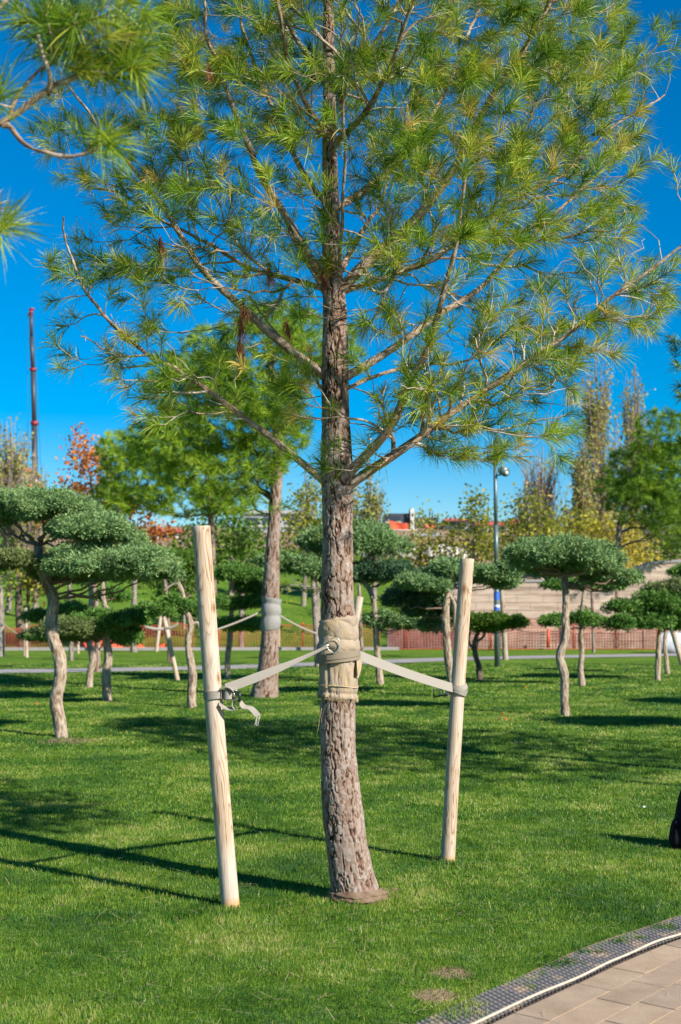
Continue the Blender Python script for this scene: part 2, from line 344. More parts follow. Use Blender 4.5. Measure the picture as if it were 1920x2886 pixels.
# ---------------------------------------------------------------- ground
SOIL = [(G(1268, 2742), .10), (G(1225, 2806), .10), (G(195, 2088), .38), (G(1100, 2508), .06)]
def hillz(x, y):
    z = 5.2 * smooth((y - 45.5) / 40) + 4.0 * smooth((y - 85) / 45)
    ter = 2.2 * smooth((x - 1.5) / 3.2) * smooth((y - 45.2) / .7)
    z = np.maximum(z, ter * 1.0)
    z = z + (np.asarray(y) > 46) * .25 * (fbm(np.stack([x * 1., y * 1., 0 * x], -1), .15, 5) - .5) * smooth((y - 46) / 8)
    return z
def mat_ground():
    m, nt, ns, L = newmat('lawn')
    out = ns.new('ShaderNodeOutputMaterial'); p = nd(ns, 'ShaderNodeBsdfPrincipled', i_Roughness=.9); L.new(p.outputs[0], out.inputs[0])
    p.inputs['Specular IOR Level'].default_value = .15
    g = ns.new('ShaderNodeNewGeometry')
    def noise(sc, det=3, st=(1, 1, 1), dist=0):
        mp = nd(ns, 'ShaderNodeMapping'); mp.inputs['Scale'].default_value = st; L.new(g.outputs['Position'], mp.inputs[0])
        n = nd(ns, 'ShaderNodeTexNoise', i_Scale=sc, i_Detail=float(det), i_Roughness=.65, i_Distortion=dist); L.new(mp.outputs[0], n.inputs['Vector']); return n
    a = noise(.55, 4); bb = noise(9, 6); c = noise(70, 3, (1, .6, 1))
    r = ramp(ns, [(.3, (.055, .14, .012)), (.5, (.10, .20, .015)), (.62, (.17, .27, .025)), (.75, (.25, .31, .045))])
    s = nd(ns, 'ShaderNodeMath', operation='MULTIPLY_ADD'); s.inputs[1].default_value = .7; L.new(bb.outputs[0], s.inputs[0])
    s2 = nd(ns, 'ShaderNodeMath', operation='MULTIPLY_ADD'); s2.inputs[1].default_value = .5; s2.inputs[2].default_value = -.08; L.new(a.outputs[0], s2.inputs[0]); L.new(s2.outputs[0], s.inputs[2])
    s.use_clamp = True
    L.new(s.outputs[0], r.inputs[0])
    rc = ramp(ns, [(.3, (.55, .6, .5)), (.65, (1.15, 1.1, 1.0))]); L.new(c.outputs[0], rc.inputs[0])
    mx = nd(ns, 'ShaderNodeMix', data_type='RGBA', blend_type='MULTIPLY'); mx.inputs[0].default_value = 1; L.new(r.outputs[0], mx.inputs[6]); L.new(rc.outputs[0], mx.inputs[7])
    # soil weight from vertex attribute
    at = nd(ns, 'ShaderNodeAttribute', attribute_name='tone')
    n4 = noise(3, 5); sn = nd(ns, 'ShaderNodeMath', operation='MULTIPLY_ADD'); sn.inputs[1].default_value = .7; sn.inputs[2].default_value = -.35; L.new(n4.outputs[0], sn.inputs[0])
    ad = nd(ns, 'ShaderNodeMath', operation='ADD'); L.new(at.outputs['Fac'], ad.inputs[0]); L.new(sn.outputs[0], ad.inputs[1])
    st = ramp(ns, [(.45, (0, 0, 0)), (.55, (1, 1, 1))]); L.new(ad.outputs[0], st.inputs[0])
    rs = ramp(ns, [(.3, (.20, .13, .08)), (.7, (.40, .27, .17))]); L.new(bb.outputs[0], rs.inputs[0])
    m2 = nd(ns, 'ShaderNodeMix', data_type='RGBA'); L.new(st.outputs[0], m2.inputs[0]); L.new(mx.outputs[2], m2.inputs[6]); L.new(rs.outputs[0], m2.inputs[7])
    last = m2.outputs[2]
    for (q, rad) in SOIL:
        dn = nd(ns, 'ShaderNodeVectorMath', operation='DISTANCE'); dn.inputs[1].default_value = tuple(q); L.new(g.outputs['Position'], dn.inputs[0])
        na = nd(ns, 'ShaderNodeMath', operation='MULTIPLY_ADD'); na.inputs[1].default_value = rad * 1.2; L.new(bb.outputs[0], na.inputs[0]); L.new(dn.outputs['Value'], na.inputs[2])
        rr = nd(ns, 'ShaderNodeMapRange'); rr.inputs[1].default_value = rad * 1.25; rr.inputs[2].default_value = rad * 1.75; rr.inputs[3].default_value = 1; rr.inputs[4].default_value = 0
        L.new(na.outputs[0], rr.inputs[0])
        m5 = nd(ns, 'ShaderNodeMix', data_type='RGBA'); L.new(rr.outputs[0], m5.inputs[0]); L.new(last, m5.inputs[6]); L.new(rs.outputs[0], m5.inputs[7]); last = m5.outputs[2]
    L.new(last, p.inputs['Base Color'])
    b = nd(ns, 'ShaderNodeBump', i_Strength=.9, i_Distance=.03); L.new(c.outputs[0], b.inputs['Height']); L.new(b.outputs[0], p.inputs['Normal'])
    return m
M['ground'] = mat_ground()

ys = np.r_[-30, 0, np.linspace(3, 44, 60), np.linspace(44.8, 50, 22), np.linspace(51, 135, 85), [150, 200, 300, 500, 1500]]
xs = np.r_[-1200, -400, -150, np.linspace(-70, -12, 30), np.linspace(-11, 30, 120), np.linspace(31, 90, 30), 200, 500, 1200]
XX, YY = np.meshgrid(xs, ys)
ZZ = hillz(XX, YY)
soil = np.clip(np.maximum(smooth((YY - 84) / 10), smooth((XX - 3) / 2) * smooth((YY - 46) / 1)), 0, 1) * .9
a = Acc(); a.grid(np.stack([XX, YY, ZZ], -1), soil)
tag(a.build('lawn', M['ground'], origin=(0, 0, 0)), kind='structure')

# pavement edge polyline (grass / strip / rope)
def extend(pts, a0=2.5, a1=6):
    pts = [p for p in pts]
    d0 = norm(pts[0] - pts[1]); d1 = norm(pts[-1] - pts[-2])
    return np.vstack([[pts[0] + d0 * a0], pts, [pts[-1] + d1 * a1]])
ROPE = extend([G(1378, 2886), G(1502, 2826), G(1634, 2766), G(1788, 2693), G(1930, 2642)])
ROPE = resample(ROPE, 200)
_t = norm(np.gradient(ROPE, axis=0)); EDGE = ROPE + np.stack([-_t[:, 1], _t[:, 0], 0 * _t[:, 0]], -1) * (.142 + .055 * smooth((ROPE[:, :1] - .6) / .5))
def edgeY(x): return np.interp(x, EDGE[:, 0], EDGE[:, 1])

# grass blades
def mat_blade():
    m, nt, ns, L = newmat('grass_blade')
    out = ns.new('ShaderNodeOutputMaterial'); p = nd(ns, 'ShaderNodeBsdfPrincipled', i_Roughness=.5)
    p.inputs['Specular IOR Level'].default_value = .3
    tr = ns.new('ShaderNodeBsdfTranslucent'); mx = nd(ns, 'ShaderNodeMixShader'); mx.inputs[0].default_value = .35
    g = ns.new('ShaderNodeNewGeometry'); at = nd(ns, 'ShaderNodeAttribute', attribute_name='tone')
    n1 = nd(ns, 'ShaderNodeTexNoise', i_Scale=1.1, i_Detail=5.0, i_Roughness=.62); L.new(g.outputs['Position'], n1.inputs['Vector'])
    ma = nd(ns, 'ShaderNodeMath', operation='MULTIPLY_ADD'); ma.inputs[1].default_value = 2.5; ma.inputs[2].default_value = -1.27; L.new(n1.outputs[0], ma.inputs[0])
    ad = nd(ns, 'ShaderNodeMath', operation='ADD', use_clamp=True); L.new(at.outputs['Fac'], ad.inputs[0]); L.new(ma.outputs[0], ad.inputs[1])
    r = ramp(ns, [(0, (.028, .088, .02)), (.35, (.065, .17, .016)), (.6, (.15, .275, .021)), (.82, (.28, .36, .044)), (1, (.48, .43, .17))]); L.new(ad.outputs[0], r.inputs[0])
    L.new(r.outputs[0], p.inputs['Base Color']); L.new(r.outputs[0], tr.inputs[0])
    L.new(p.outputs[0], mx.inputs[1]); L.new(tr.outputs[0], mx.inputs[2]); L.new(mx.outputs[0], out.inputs[0])
    return m
M['blade'] = mat_blade()
def grass():
    acc = Acc()
    for (y0, y1, dens, h, wd) in [(4.0, 6.5, 22000, .027, .0031), (6.5, 9.5, 13000, .029, .0042), (9.5, 14, 6000, .03, .007), (14, 22, 2600, .032, .012), (22, 34, 800, .034, .024)]:
        hw = .29
        area = (y1 - y0) * (hw * (y0 + y1) + 1.6)
        n = int(area * dens)
        y = rng.uniform(y0, y1, n); x = rng.uniform(-1, 1, n) * (hw * y + .8)
        fr = fbm(np.stack([x, y, 0 * x], -1), 7, 3)
        ok = y > edgeY(x) - .05 + .20 * (fr - .55)
        for (q, rad) in SOIL:
            ok &= ~((np.hypot(x - q[0], y - q[1]) < rad * (.55 + .9 * fr)) & (rng.random(n) < .62))
        if y1 > 22:
            ok &= ~((np.abs(y - np.interp(x, PATHC[:, 0], PATHC[:, 1])) < PATHW / 2 + .02))
        # mown into tufts: clumpy density
        cl = vnoise(np.stack([x, y, 0 * x], -1), 22, 9)
        ok &= rng.random(n) < .55 + .6 * cl
        x, y, fr, cl = x[ok], y[ok], fr[ok], cl[ok]; n = len(x)
        hh = h * rng.uniform(.55, 1.15, n) * (.75 + .5 * fbm(np.stack([x, y, 0 * x], -1), 2.5, 21)) * (.8 + .4 * cl)
        # taller unmown tufts round trunk and stakes
        for q in ((.09, 7.07), (-.58, 6.7), (.66, 7.89)):
            hh *= 1 + .45 * np.exp(-(((x - q[0])**2 + (y - q[1])**2) / .03))
        az = rng.uniform(0, 2 * np.pi, n); lean = rng.uniform(.1, 1.0, n)
        # neighbouring blades lean together
        az2 = 6.28 * vnoise(np.stack([x, y, 0 * x], -1), 5, 31) * 2
        dx = .5 * np.cos(az) + .5 * np.cos(az2); dy = .5 * np.sin(az) + .5 * np.sin(az2)
        b = np.stack([x, y, np.full(n, -.004)], -1)
        tip = b + np.stack([dx * lean * hh, dy * lean * hh, hh * np.sqrt(np.maximum(.15, 1 - (lean * .75)**2))], -1)
        mid = b + (tip - b) * .5 + A([0, 0, 1]) * (hh * .12)[:, None]
        wa = rng.uniform(0, np.pi, n); wv = np.stack([np.cos(wa), np.sin(wa) * .6, 0 * wa], -1) * (wd * rng.uniform(.5, 1, n) / 2)[:, None]
        v = np.stack([b - wv, b + wv, mid + wv * .8, mid - wv * .8, tip], 1).reshape(-1, 3)
        i = np.arange(n) * 5
        tone = rng.normal(.43, .25, n) + (rng.random(n) < .035) * .4
        acc.add(v, np.stack([i + 3, i + 2, i + 4], -1), np.stack([i, i + 1, i + 2, i + 3], -1), np.repeat(tone, 5))
    return acc
PATHC = A([G(-900, 1902), G(0, 1893), G(500, 1885), G(1000, 1869), G(1250, 1859), G(1900, 1846), G(2600, 1834)])
PATHC = resample(PATHC, 80); PATHW = 1.7
tag(grass().build('grass', M['blade'], origin=(0, 0, 0), smooth_=False), 'short mown green lawn grass around the staked pine', 'grass', kind='stuff')

# ---------------------------------------------------------------- path, pavement, strip
def strip(cl, w0, w1, z, n2=2):
    t = norm(np.gradient(cl, axis=0)); nrm = np.stack([-t[:, 1], t[:, 0], 0 * t[:, 0]], -1)
    k = np.linspace(w0, w1, n2)
    V = cl[:, None] + nrm[:, None] * k[None, :, None]; V[..., 2] += z
    return V
M['path'] = simple('path_grey', (0.288, 0.264, 0.256), .9, 0, 2, .12)
a = Acc(); a.grid(strip(PATHC, -PATHW / 2, PATHW / 2, .012, 3)); tag(a.build('path', M['path'], origin=(0, 0, 0)), kind='structure')
kc = resample(A([[-14, 43.6, 0], [-6, 43.7, 0], [1.5, 44.0, 0], [2.0, 44.0, 0]]), 30)
a = Acc(); V = strip(kc, -.12, .12, .10, 2); V2 = strip(kc, -.12, -.12, .0, 2)
a.grid(V); F = np.stack([V[:, 0] * A([1, 1, 0]), V[:, 0]], 1); a.grid(F)
tag(a.build('kerb', M['path'], origin=(0, 0, 0)), kind='structure')

def mat_paver():
    m, nt, ns, L = newmat('paving')
    out = ns.new('ShaderNodeOutputMaterial'); p = nd(ns, 'ShaderNodeBsdfPrincipled', i_Roughness=.85); L.new(p.outputs[0], out.inputs[0])
    g = ns.new('ShaderNodeNewGeometry'); at = nd(ns, 'ShaderNodeAttribute', attribute_name='tone')
    n1 = nd(ns, 'ShaderNodeTexNoise', i_Scale=5.0, i_Detail=6.0, i_Roughness=.7); L.new(g.outputs['Position'], n1.inputs['Vector'])
    n2 = nd(ns, 'ShaderNodeTexNoise', i_Scale=180.0, i_Detail=4.0, i_Roughness=.8); L.new(g.outputs['Position'], n2.inputs['Vector'])
    r = ramp(ns, [(.3, (0.311, 0.221, 0.144)), (.7, (0.444, 0.332, 0.230))]); L.new(n1.outputs[0], r.inputs[0])
    r2 = ramp(ns, [(.35, (.7, .7, .7)), (.65, (1.2, 1.2, 1.2))]); L.new(n2.outputs[0], r2.inputs[0])
    mx = nd(ns, 'ShaderNodeMix', data_type='RGBA', blend_type='MULTIPLY'); mx.inputs[0].default_value = 1; L.new(r.outputs[0], mx.inputs[6]); L.new(r2.outputs[0], mx.inputs[7])
    r3 = ramp(ns, [(0, (.86, .86, .86)), (1, (1.1, 1.08, 1.05))]); L.new(at.outputs['Fac'], r3.inputs[0])
    m2 = nd(ns, 'ShaderNodeMix', data_type='RGBA', blend_type='MULTIPLY'); m2.inputs[0].default_value = 1; L.new(mx.outputs[2], m2.inputs[6]); L.new(r3.outputs[0], m2.inputs[7])
    L.new(m2.outputs[2], p.inputs['Base Color'])
    b = nd(ns, 'ShaderNodeBump', i_Strength=.5, i_Distance=.002); L.new(n2.outputs[0], b.inputs['Height']); L.new(b.outputs[0], p.inputs['Normal'])
    return m
M['paver'] = mat_paver()
M['sandbed'] = simple('sandbed', (.07, .05, .04), .95, 0, 30, .4)
M['sand'] = simple('sand_joint', (.42, .30, .18), .95, 0, 30, .3)
# bed sheet from the edge line outwards, then slabs
OUT = EDGE.copy()
bedV = strip(EDGE, 0.0, -7.0, .004, 3)
a = Acc(); a.grid(bedV); tag(a.build('paving_bed', M['sandbed'], origin=(0, 0, 0)), kind='structure')
tE = norm(np.gradient(ROPE, axis=0)); nE = np.stack([-tE[:, 1], tE[:, 0], 0 * tE[:, 0]], -1)
dE = np.r_[0, np.cumsum(np.linalg.norm(np.diff(ROPE, axis=0), axis=1))]
def rp(s, off, z):
    q = A([np.interp(s, dE, ROPE[:, k]) for k in range(3)]); n = A([np.interp(s, dE, nE[:, k]) for k in range(3)])
    return q + n * off + A([0, 0, z])
pv = Acc(); off = -.045; r = 0
while off > -6:
    wdt = .155 if r % 2 == 0 else .155
    s = -.0 + rng.uniform(0, .4)
    while s < dE[-1] - .5:
        ln = rng.choice([.30, .42, .30, .5])
        s0, s1 = s + .0045, s + ln - .0045
        z = .022 + rng.uniform(-.001, .001); o0, o1 = off - .0012, off - wdt + .0012
        q = [rp(s0, o0, z), rp(s1, o0, z), rp(s1, o1, z), rp(s0, o1, z)]; qb = [x - A([0, 0, .02]) for x in q]
        bev = .003
        c = sum(q) / 4; qi = [x + (c - x) * .012 + A([0, 0, .0]) for x in q]; ql = [x - A([0, 0, .003]) for x in q]
        pv.add(qi + ql + qb, None, [[0, 3, 2, 1]] + [[k, (k + 1) % 4, 4 + (k + 1) % 4, 4 + k] for k in range(4)] + [[4 + k, 4 + (k + 1) % 4, 8 + (k + 1) % 4, 8 + k] for k in range(4)], rng.random())
        s += ln
    off -= wdt; r += 1
tag(pv.build('pavement', M['paver'], origin=(0, 0, 0), smooth_=False), kind='structure')
# sandy joints along the rows
sj = Acc()
for k in range(1, 30):
    o_ = -.045 - .155 * k
    cl_ = A([rp(s_, o_, .0215) for s_ in np.linspace(0, dE[-1] - .5, 90)])
    sj.grid(np.stack([cl_ - nE[0] * .0018, cl_ + nE[0] * .0018], 1))
tag(sj.build('joint_sand', M['sand'], origin=(0, 0, 0)), kind='structure')
# studded strip between lawn and rope: fine grid with ribs and pockets
ns_ = 1500; nw = 64
sE = np.linspace(.6, dE[-1] - 2.5, ns_)
c0 = np.stack([np.interp(sE, dE, ROPE[:, k]) for k in range(3)], -1); n0 = np.stack([np.interp(sE, dE, nE[:, k]) for k in range(3)], -1)
wk = np.linspace(-.012, .20, nw)
V = c0[:, None] + n0[:, None] * wk[None, :, None]
pp_s, pp_w = .030, .0305
col = np.floor(wk / pp_w)
ph = (sE[:, None] / pp_s + .5 * (col[None] % 2)) * 2 * np.pi
hgt = .5 + .5 * np.cos(ph); acr = np.abs(np.sin(np.pi * wk / pp_w))[None]
H = np.clip(hgt * 1.2, 0, 1) * acr**.6
V[..., 2] = .006 + .010 * H + .003 * (fbm(V, 3, 4) - .5)
def mat_strip():
    m, nt, ns, L = newmat('rubber_strip')
    out = ns.new('ShaderNodeOutputMaterial'); p = nd(ns, 'ShaderNodeBsdfPrincipled', i_Roughness=.6); L.new(p.outputs[0], out.inputs[0])
    at = nd(ns, 'ShaderNodeAttribute', attribute_name='tone'); r = ramp(ns, [(0, (.07, .05, .038)), (.35, (.085, .078, .075)), (1, (.17, .17, .18))]); L.new(at.outputs['Fac'], r.inputs[0])
    g = ns.new('ShaderNodeNewGeometry'); n1 = nd(ns, 'ShaderNodeTexNoise', i_Scale=9.0, i_Detail=5.0); L.new(g.outputs['Position'], n1.inputs['Vector'])
    r2 = ramp(ns, [(.52, (0, 0, 0)), (.66, (.8, .8, .8))]); L.new(n1.outputs[0], r2.inputs[0])
    mx = nd(ns, 'ShaderNodeMix', data_type='RGBA'); L.new(r2.outputs[0], mx.inputs[0]); L.new(r.outputs[0], mx.inputs[6]); mx.inputs[7].default_value = (.32, .235, .16, 1)
    L.new(mx.outputs[2], p.inputs['Base Color']); return m
a = Acc(); a.grid(V, H); tag(a.build('edging_strip', mat_strip(), origin=(0, 0, 0)), kind='structure')
# soil margin between strip and grass
mv = Acc(); V = np.stack([c0 + n0 * .14, EDGE[np.clip(np.searchsorted(EDGE[:, 0], (c0 + n0 * .19)[:, 0]), 0, 199)] * A([1, 1, 0]) + n0 * .03], 1); V[..., 2] = [[.0078, .0085]]
tag(mv.add(V.reshape(-1, 3), None, np.stack([np.arange(ns_ - 1) * 2, np.arange(ns_ - 1) * 2 + 1, np.arange(ns_ - 1) * 2 + 3, np.arange(ns_ - 1) * 2 + 2], -1)) or mv.build('soil_margin', simple('dry_soil', (.27, .18, .11), .95, 0, 25, .45), origin=(0, 0, 0)), kind='structure')
# rope / hose
rc = ROPE.copy(); rc = resample(rc, 400)
rc[:, 2] = .024 + .003 * np.sin(np.arange(400) * .3)
rc[:, :2] += (.004 * np.sin(np.arange(400) * .33) + .007 * np.sin(np.arange(400) * .081))[:, None] * nE[0][:2]
a = Acc(); rr_ = .0058 * (1 + .09 * np.sin(np.arange(400) * 1.9)); a.tube(rc, rr_, 10)
tag(a.build('rope', M['rope']), 'thick cream rope lying along the pavement edge', 'rope')
# weeds growing through the strip
def tuft_plain(c, r, n, h, acc):
    x = c[0] + rng.normal(0, r, n); y = c[1] + rng.normal(0, r, n); b = np.stack([x, y, np.full(n, .008)], -1)
    d = rng.normal(0, .6, (n, 3)); d[:, 2] = 1; tip = b + norm(d) * (h * rng.uniform(.4, 1, n))[:, None]
    wv = norm(rng.normal(0, 1, (n, 3)) * A([1, 1, .1])) * .002
    acc.add(np.stack([b - wv, b + wv, tip], 1).reshape(-1, 3), np.arange(n * 3).reshape(-1, 3), None, np.repeat(rng.normal(.55, .2, n), 3))
wa = Acc()
for (px, py, r, n) in [(1560, 2728, .03, 220), (1600, 2720, .03, 200), (1745, 2660, .025, 160), (1880, 2620, .04, 250), (1290, 2862, .05, 400), (1330, 2840, .03, 160), (1800, 2650, .02, 80), (1500, 2790, .02, 60), (1690, 2690, .02, 70), (1645, 2690, .02, 90)]:
    tuft_plain(G(px, py), r, n, .03, wa)
tag(wa.build('weeds', M['blade'], origin=(0, 0, 0), smooth_=False), 'small weeds growing through the studded edging strip', 'weeds', kind='stuff')

# ---------------------------------------------------------------- trunks with real bark relief
def plates(u, v, cell_u, cell_v, per, seed):
    """jittered cells on the trunk surface: returns edge distance 0..1 and a random per cell"""
    nu = max(3, int(round(per / cell_u))); cu = per / nu
    fu, fv = u / cu, v / cell_v; iu, iv = np.floor(fu).astype(np.int64), np.floor(fv).astype(np.int64)
    d1 = np.full(u.shape, 9.); d2 = np.full(u.shape, 9.); rid = np.zeros(u.shape)
    for a_ in (-1, 0, 1):
        for b_ in (-1, 0, 1):
            cu_, cv_ = iu + a_, iv + b_; w_ = np.mod(cu_, nu)
            jx, jy = _h(w_, cv_, 0 * w_, seed), _h(w_, cv_, 0 * w_ + 1, seed)
            d = np.hypot(cu_ + .15 + .7 * jx - fu, cv_ + .15 + .7 * jy - fv)
            rr = _h(w_, cv_, 0 * w_ + 2, seed)
            c = d < d1; d2 = np.where(c, d1, np.minimum(d2, d)); rid = np.where(c, rr, rid); d1 = np.where(c, d, d1)
    return d2 - d1, rid
def bark_tube(acc, path, rad, nu, step, amp=.008, cell=(.03, .055), seed=1, knots=(), ragged=0, tonebias=0):
    path = np.asarray(path, float); pr = np.c_[path, rad]
    L = np.linalg.norm(np.diff(path, axis=0), axis=1).sum(); n = max(6, int(L / step))
    q = resample(pr, n); pts, r = q[:, :3], q[:, 3]
    t = norm(np.gradient(pts, axis=0)); a_ = norm(np.cross(t, A([0, 1., 0]))); b_ = np.cross(t, a_)
    th = np.arange(nu) / nu * 2 * np.pi; s = np.linspace(0, L, n)
    per = 2 * np.pi * float(np.mean(r)); U = np.broadcast_to(th[None] / (2 * np.pi) * per, (n, nu)); S = np.broadcast_to(s[:, None], (n, nu))
    cyl = np.stack([np.cos(th)[None] * r[:, None] + 0 * S, np.sin(th)[None] * r[:, None] + 0 * S, S], -1)
    wu = (fbm(cyl, 26, seed) - .5) * cell[0] * 1.7 + (fbm(cyl * A([1, 1, .5]), 9, seed + 1) - .5) * cell[0] * 2; wv = (fbm(cyl + 5, 24, seed + 3) - .5) * cell[1] * 1.7
    e, rid = plates(U + wu + per, S + wv + 10, cell[0], cell[1], per, seed)
    opn = fbm(cyl, 11, seed + 21, 2); pc = smooth((e - .01) / (.06 + .45 * np.clip(opn - .38, 0, 1)))
    k_ = .9 / cell[0]; n1 = fbm(cyl * A([1, 1, .24]), k_, seed + 31, 3); fur = smooth((np.abs(n1 - .5) - .004) / .05)
    pl = fur * (.55 + .45 * pc)
    fine = fbm(cyl * A([1, 1, .6]), 90, seed + 9, 3)
    big = fbm(cyl * A([1, 1, .4]), 9, seed + 11, 2)
    if ragged:   # shaggy long strips
        sh = fbm(cyl * A([1, 1, .25]), 62, seed + 15, 4); pl = .22 + .78 * smooth((sh - .37) / .2); rid = fbm(cyl * A([1, 1, .2]), 25, seed + 17)
    h = amp * (pl * (.7 + .5 * rid) + .35 * (fine - .5) - .5) + (big - .5) * r[:, None] * .16
    tone = .13 + .58 * pl * (.75 + .35 * rid) + .75 * (fine - .5) - .14 * smooth((big - .58) / .12) + tonebias
    V = pts[:, None] + (r[:, None] + h)[..., None] * (np.cos(th)[None, :, None] * a_[:, None] + np.sin(th)[None, :, None] * b_[:, None])
    acc.grid(V, tone, True, cyl.reshape(-1, 3))
    return pts, r
# ---------------------------------------------------------------- skeleton growth
class Skel:
    def __init__(s, cap=60000):
        s.pos = np.zeros((cap, 3)); s.par = np.full(cap, -1); s.path = np.zeros(cap); s.rad = np.zeros(cap); s.limb = np.zeros(cap, int); s.dirv = np.zeros((cap, 3)); s.att = np.zeros(cap, bool)
        s.n = 0; s.chains = []
    def chain(s, pts, rad, parent, limb, attachable=True, fixed=True):
        ids = []
        for k, p in enumerate(pts):
            i = s.n; s.pos[i] = p; s.par[i] = parent; s.limb[i] = limb; s.att[i] = attachable
            s.path[i] = 0 if parent < 0 else s.path[parent] + np.linalg.norm(p - s.pos[parent])
            s.dirv[i] = norm(p - s.pos[parent]) if parent >= 0 else A([0, 0, 1.])
            s.rad[i] = rad[k] if rad is not None else -1
            s.n += 1; ids.append(i); parent = i
        s.chains.append((ids, limb, fixed)); return ids
    def nearest(s, p):
        return int(np.argmin(np.linalg.norm(s.pos[:s.n] - p, axis=1)))
    def attach(s, tgt, seg=.08, up=.35, pathw=.30, wob=.05, minrise=0.0):
        N = s.n; d = tgt - s.pos[:N]; L = np.linalg.norm(d, axis=1)
        cost = L + pathw * s.path[:N] + 1.2 * np.maximum(0, -(d[:, 2]) - .02) * (L > .05) + (~s.att[:N]) * 1e6
        cos = (d * s.dirv[:N]).sum(1) / np.maximum(L, 1e-6); cost = cost + .35 * L * np.maximum(0, .35 - cos)
        i = int(np.argmin(cost)); L = L[i]
        if L < 1e-3: return i
        m = max(2, int(L / seg)); p0 = s.pos[i]; t = np.linspace(0, 1, m + 1)[1:, None]
        d0 = s.dirv[i] * .5 + norm(tgt - p0) * .8; out = norm(tgt - p0)
        p1 = p0 + norm(d0) * L * .4; p2 = tgt - norm(out + A([0, 0, up])) * L * .35
        pts = (1 - t)**3 * p0 + 3 * (1 - t)**2 * t * p1 + 3 * (1 - t) * t * t * p2 + t**3 * tgt
        pts[:-1] += rng.normal(0, wob * L / m, (m, 3))[:-1]
        ids = s.chain(pts, None, i, s.limb[i], True, False)
        return ids[-1]
    def radii(s, rt, k=.5, capf=.65, rmax=1):
        tips = np.zeros(s.n)
        haschild = np.zeros(s.n, bool); haschild[s.par[:s.n][s.par[:s.n] >= 0]] = True
        tips[~haschild] = 1
        for i in range(s.n - 1, 0, -1):
            if s.par[i] >= 0: tips[s.par[i]] += tips[i]
        for i in range(s.n):
            if s.rad[i] < 0:
                r = rt * tips[i]**k
                if s.par[i] >= 0: r = min(r, s.rad[s.par[i]] * (capf if not s._same(i) else 1.0))
                s.rad[i] = min(r, rmax)
    def _same(s, i): return s.rad[s.par[i]] < 0.9 and s.par[i] == i - 1
def needles(acc, pos, dirs, n, length, width, spread=1.0, back=.05, droop=.15, tone0=.45, tonev=.12):
    N = len(pos)
    tt = np.repeat(rng.normal(tone0, tonev, N), n) + rng.normal(0, .10, N * n) + (rng.random(N * n) < .05) * .35
    p = np.repeat(pos, n, 0); d = np.repeat(norm(dirs), n, 0)
    s = rng.random((N * n, 1)); p = p - d * back * s * 1.0
    r = norm(rng.normal(0, 1, (N * n, 3))); r = norm(r - d * (r * d).sum(1, keepdims=True))
    ang = np.clip(spread * (.25 + .75 * np.sqrt(rng.random((N * n, 1)))) * (.7 + .5 * s), 0, 2.1)
    nd_ = d * np.cos(ang) + r * np.sin(ang)
    L = (length * rng.uniform(.65, 1.1, (N * n, 1)) * np.repeat(rng.uniform(.75, 1.15, (N, 1)), n, 0))
    mid = p + nd_ * L * .55; tip = p + nd_ * L; tip[:, 2] -= (droop * L[:, 0])
    wv = norm(np.cross(nd_, norm(rng.normal(0, 1, (N * n, 3))))) * width / 2
    v = np.stack([p - wv * .7, p + wv * .7, mid + wv, mid - wv, tip], 1).reshape(-1, 3); i = np.arange(N * n) * 5
    acc.add(v, np.stack([i + 3, i + 2, i + 4], -1), np.stack([i, i + 1, i + 2, i + 3], -1), np.repeat(tt, 5))

def grow(sk, targets, axis_xy, seg, up, pathw=.3, wob=.05):
    d = np.hypot(targets[:, 0] - axis_xy[0], targets[:, 1] - axis_xy[1]) * .9 + rng.normal(0, .1, len(targets))
    tips = []
    for k in np.argsort(d): tips.append(sk.attach(targets[k], seg, up, pathw, wob))
    return A(tips)
def skel_tubes(sk, sides=5, only=None):
    """returns dict limb -> Acc of tubes for non-fixed chains"""
    res = {}
    for ids, limb, fixed in sk.chains:
        if fixed: continue
        if only is not None and limb not in only: continue
        par = sk.par[ids[0]]; idx = ([par] if par >= 0 else []) + ids
        pts = sk.pos[idx]; rad = sk.rad[idx].copy(); rad[0] = min(rad[0], rad[1] * 1.15) if len(rad) > 1 else rad[0]
        res.setdefault(limb, Acc()).tube(pts, rad, sides if rad.max() > .006 else 4, tone=float(np.clip(.72 + rng.normal(0, .22), 0, 1)), cap=False, gc=True)
    return res

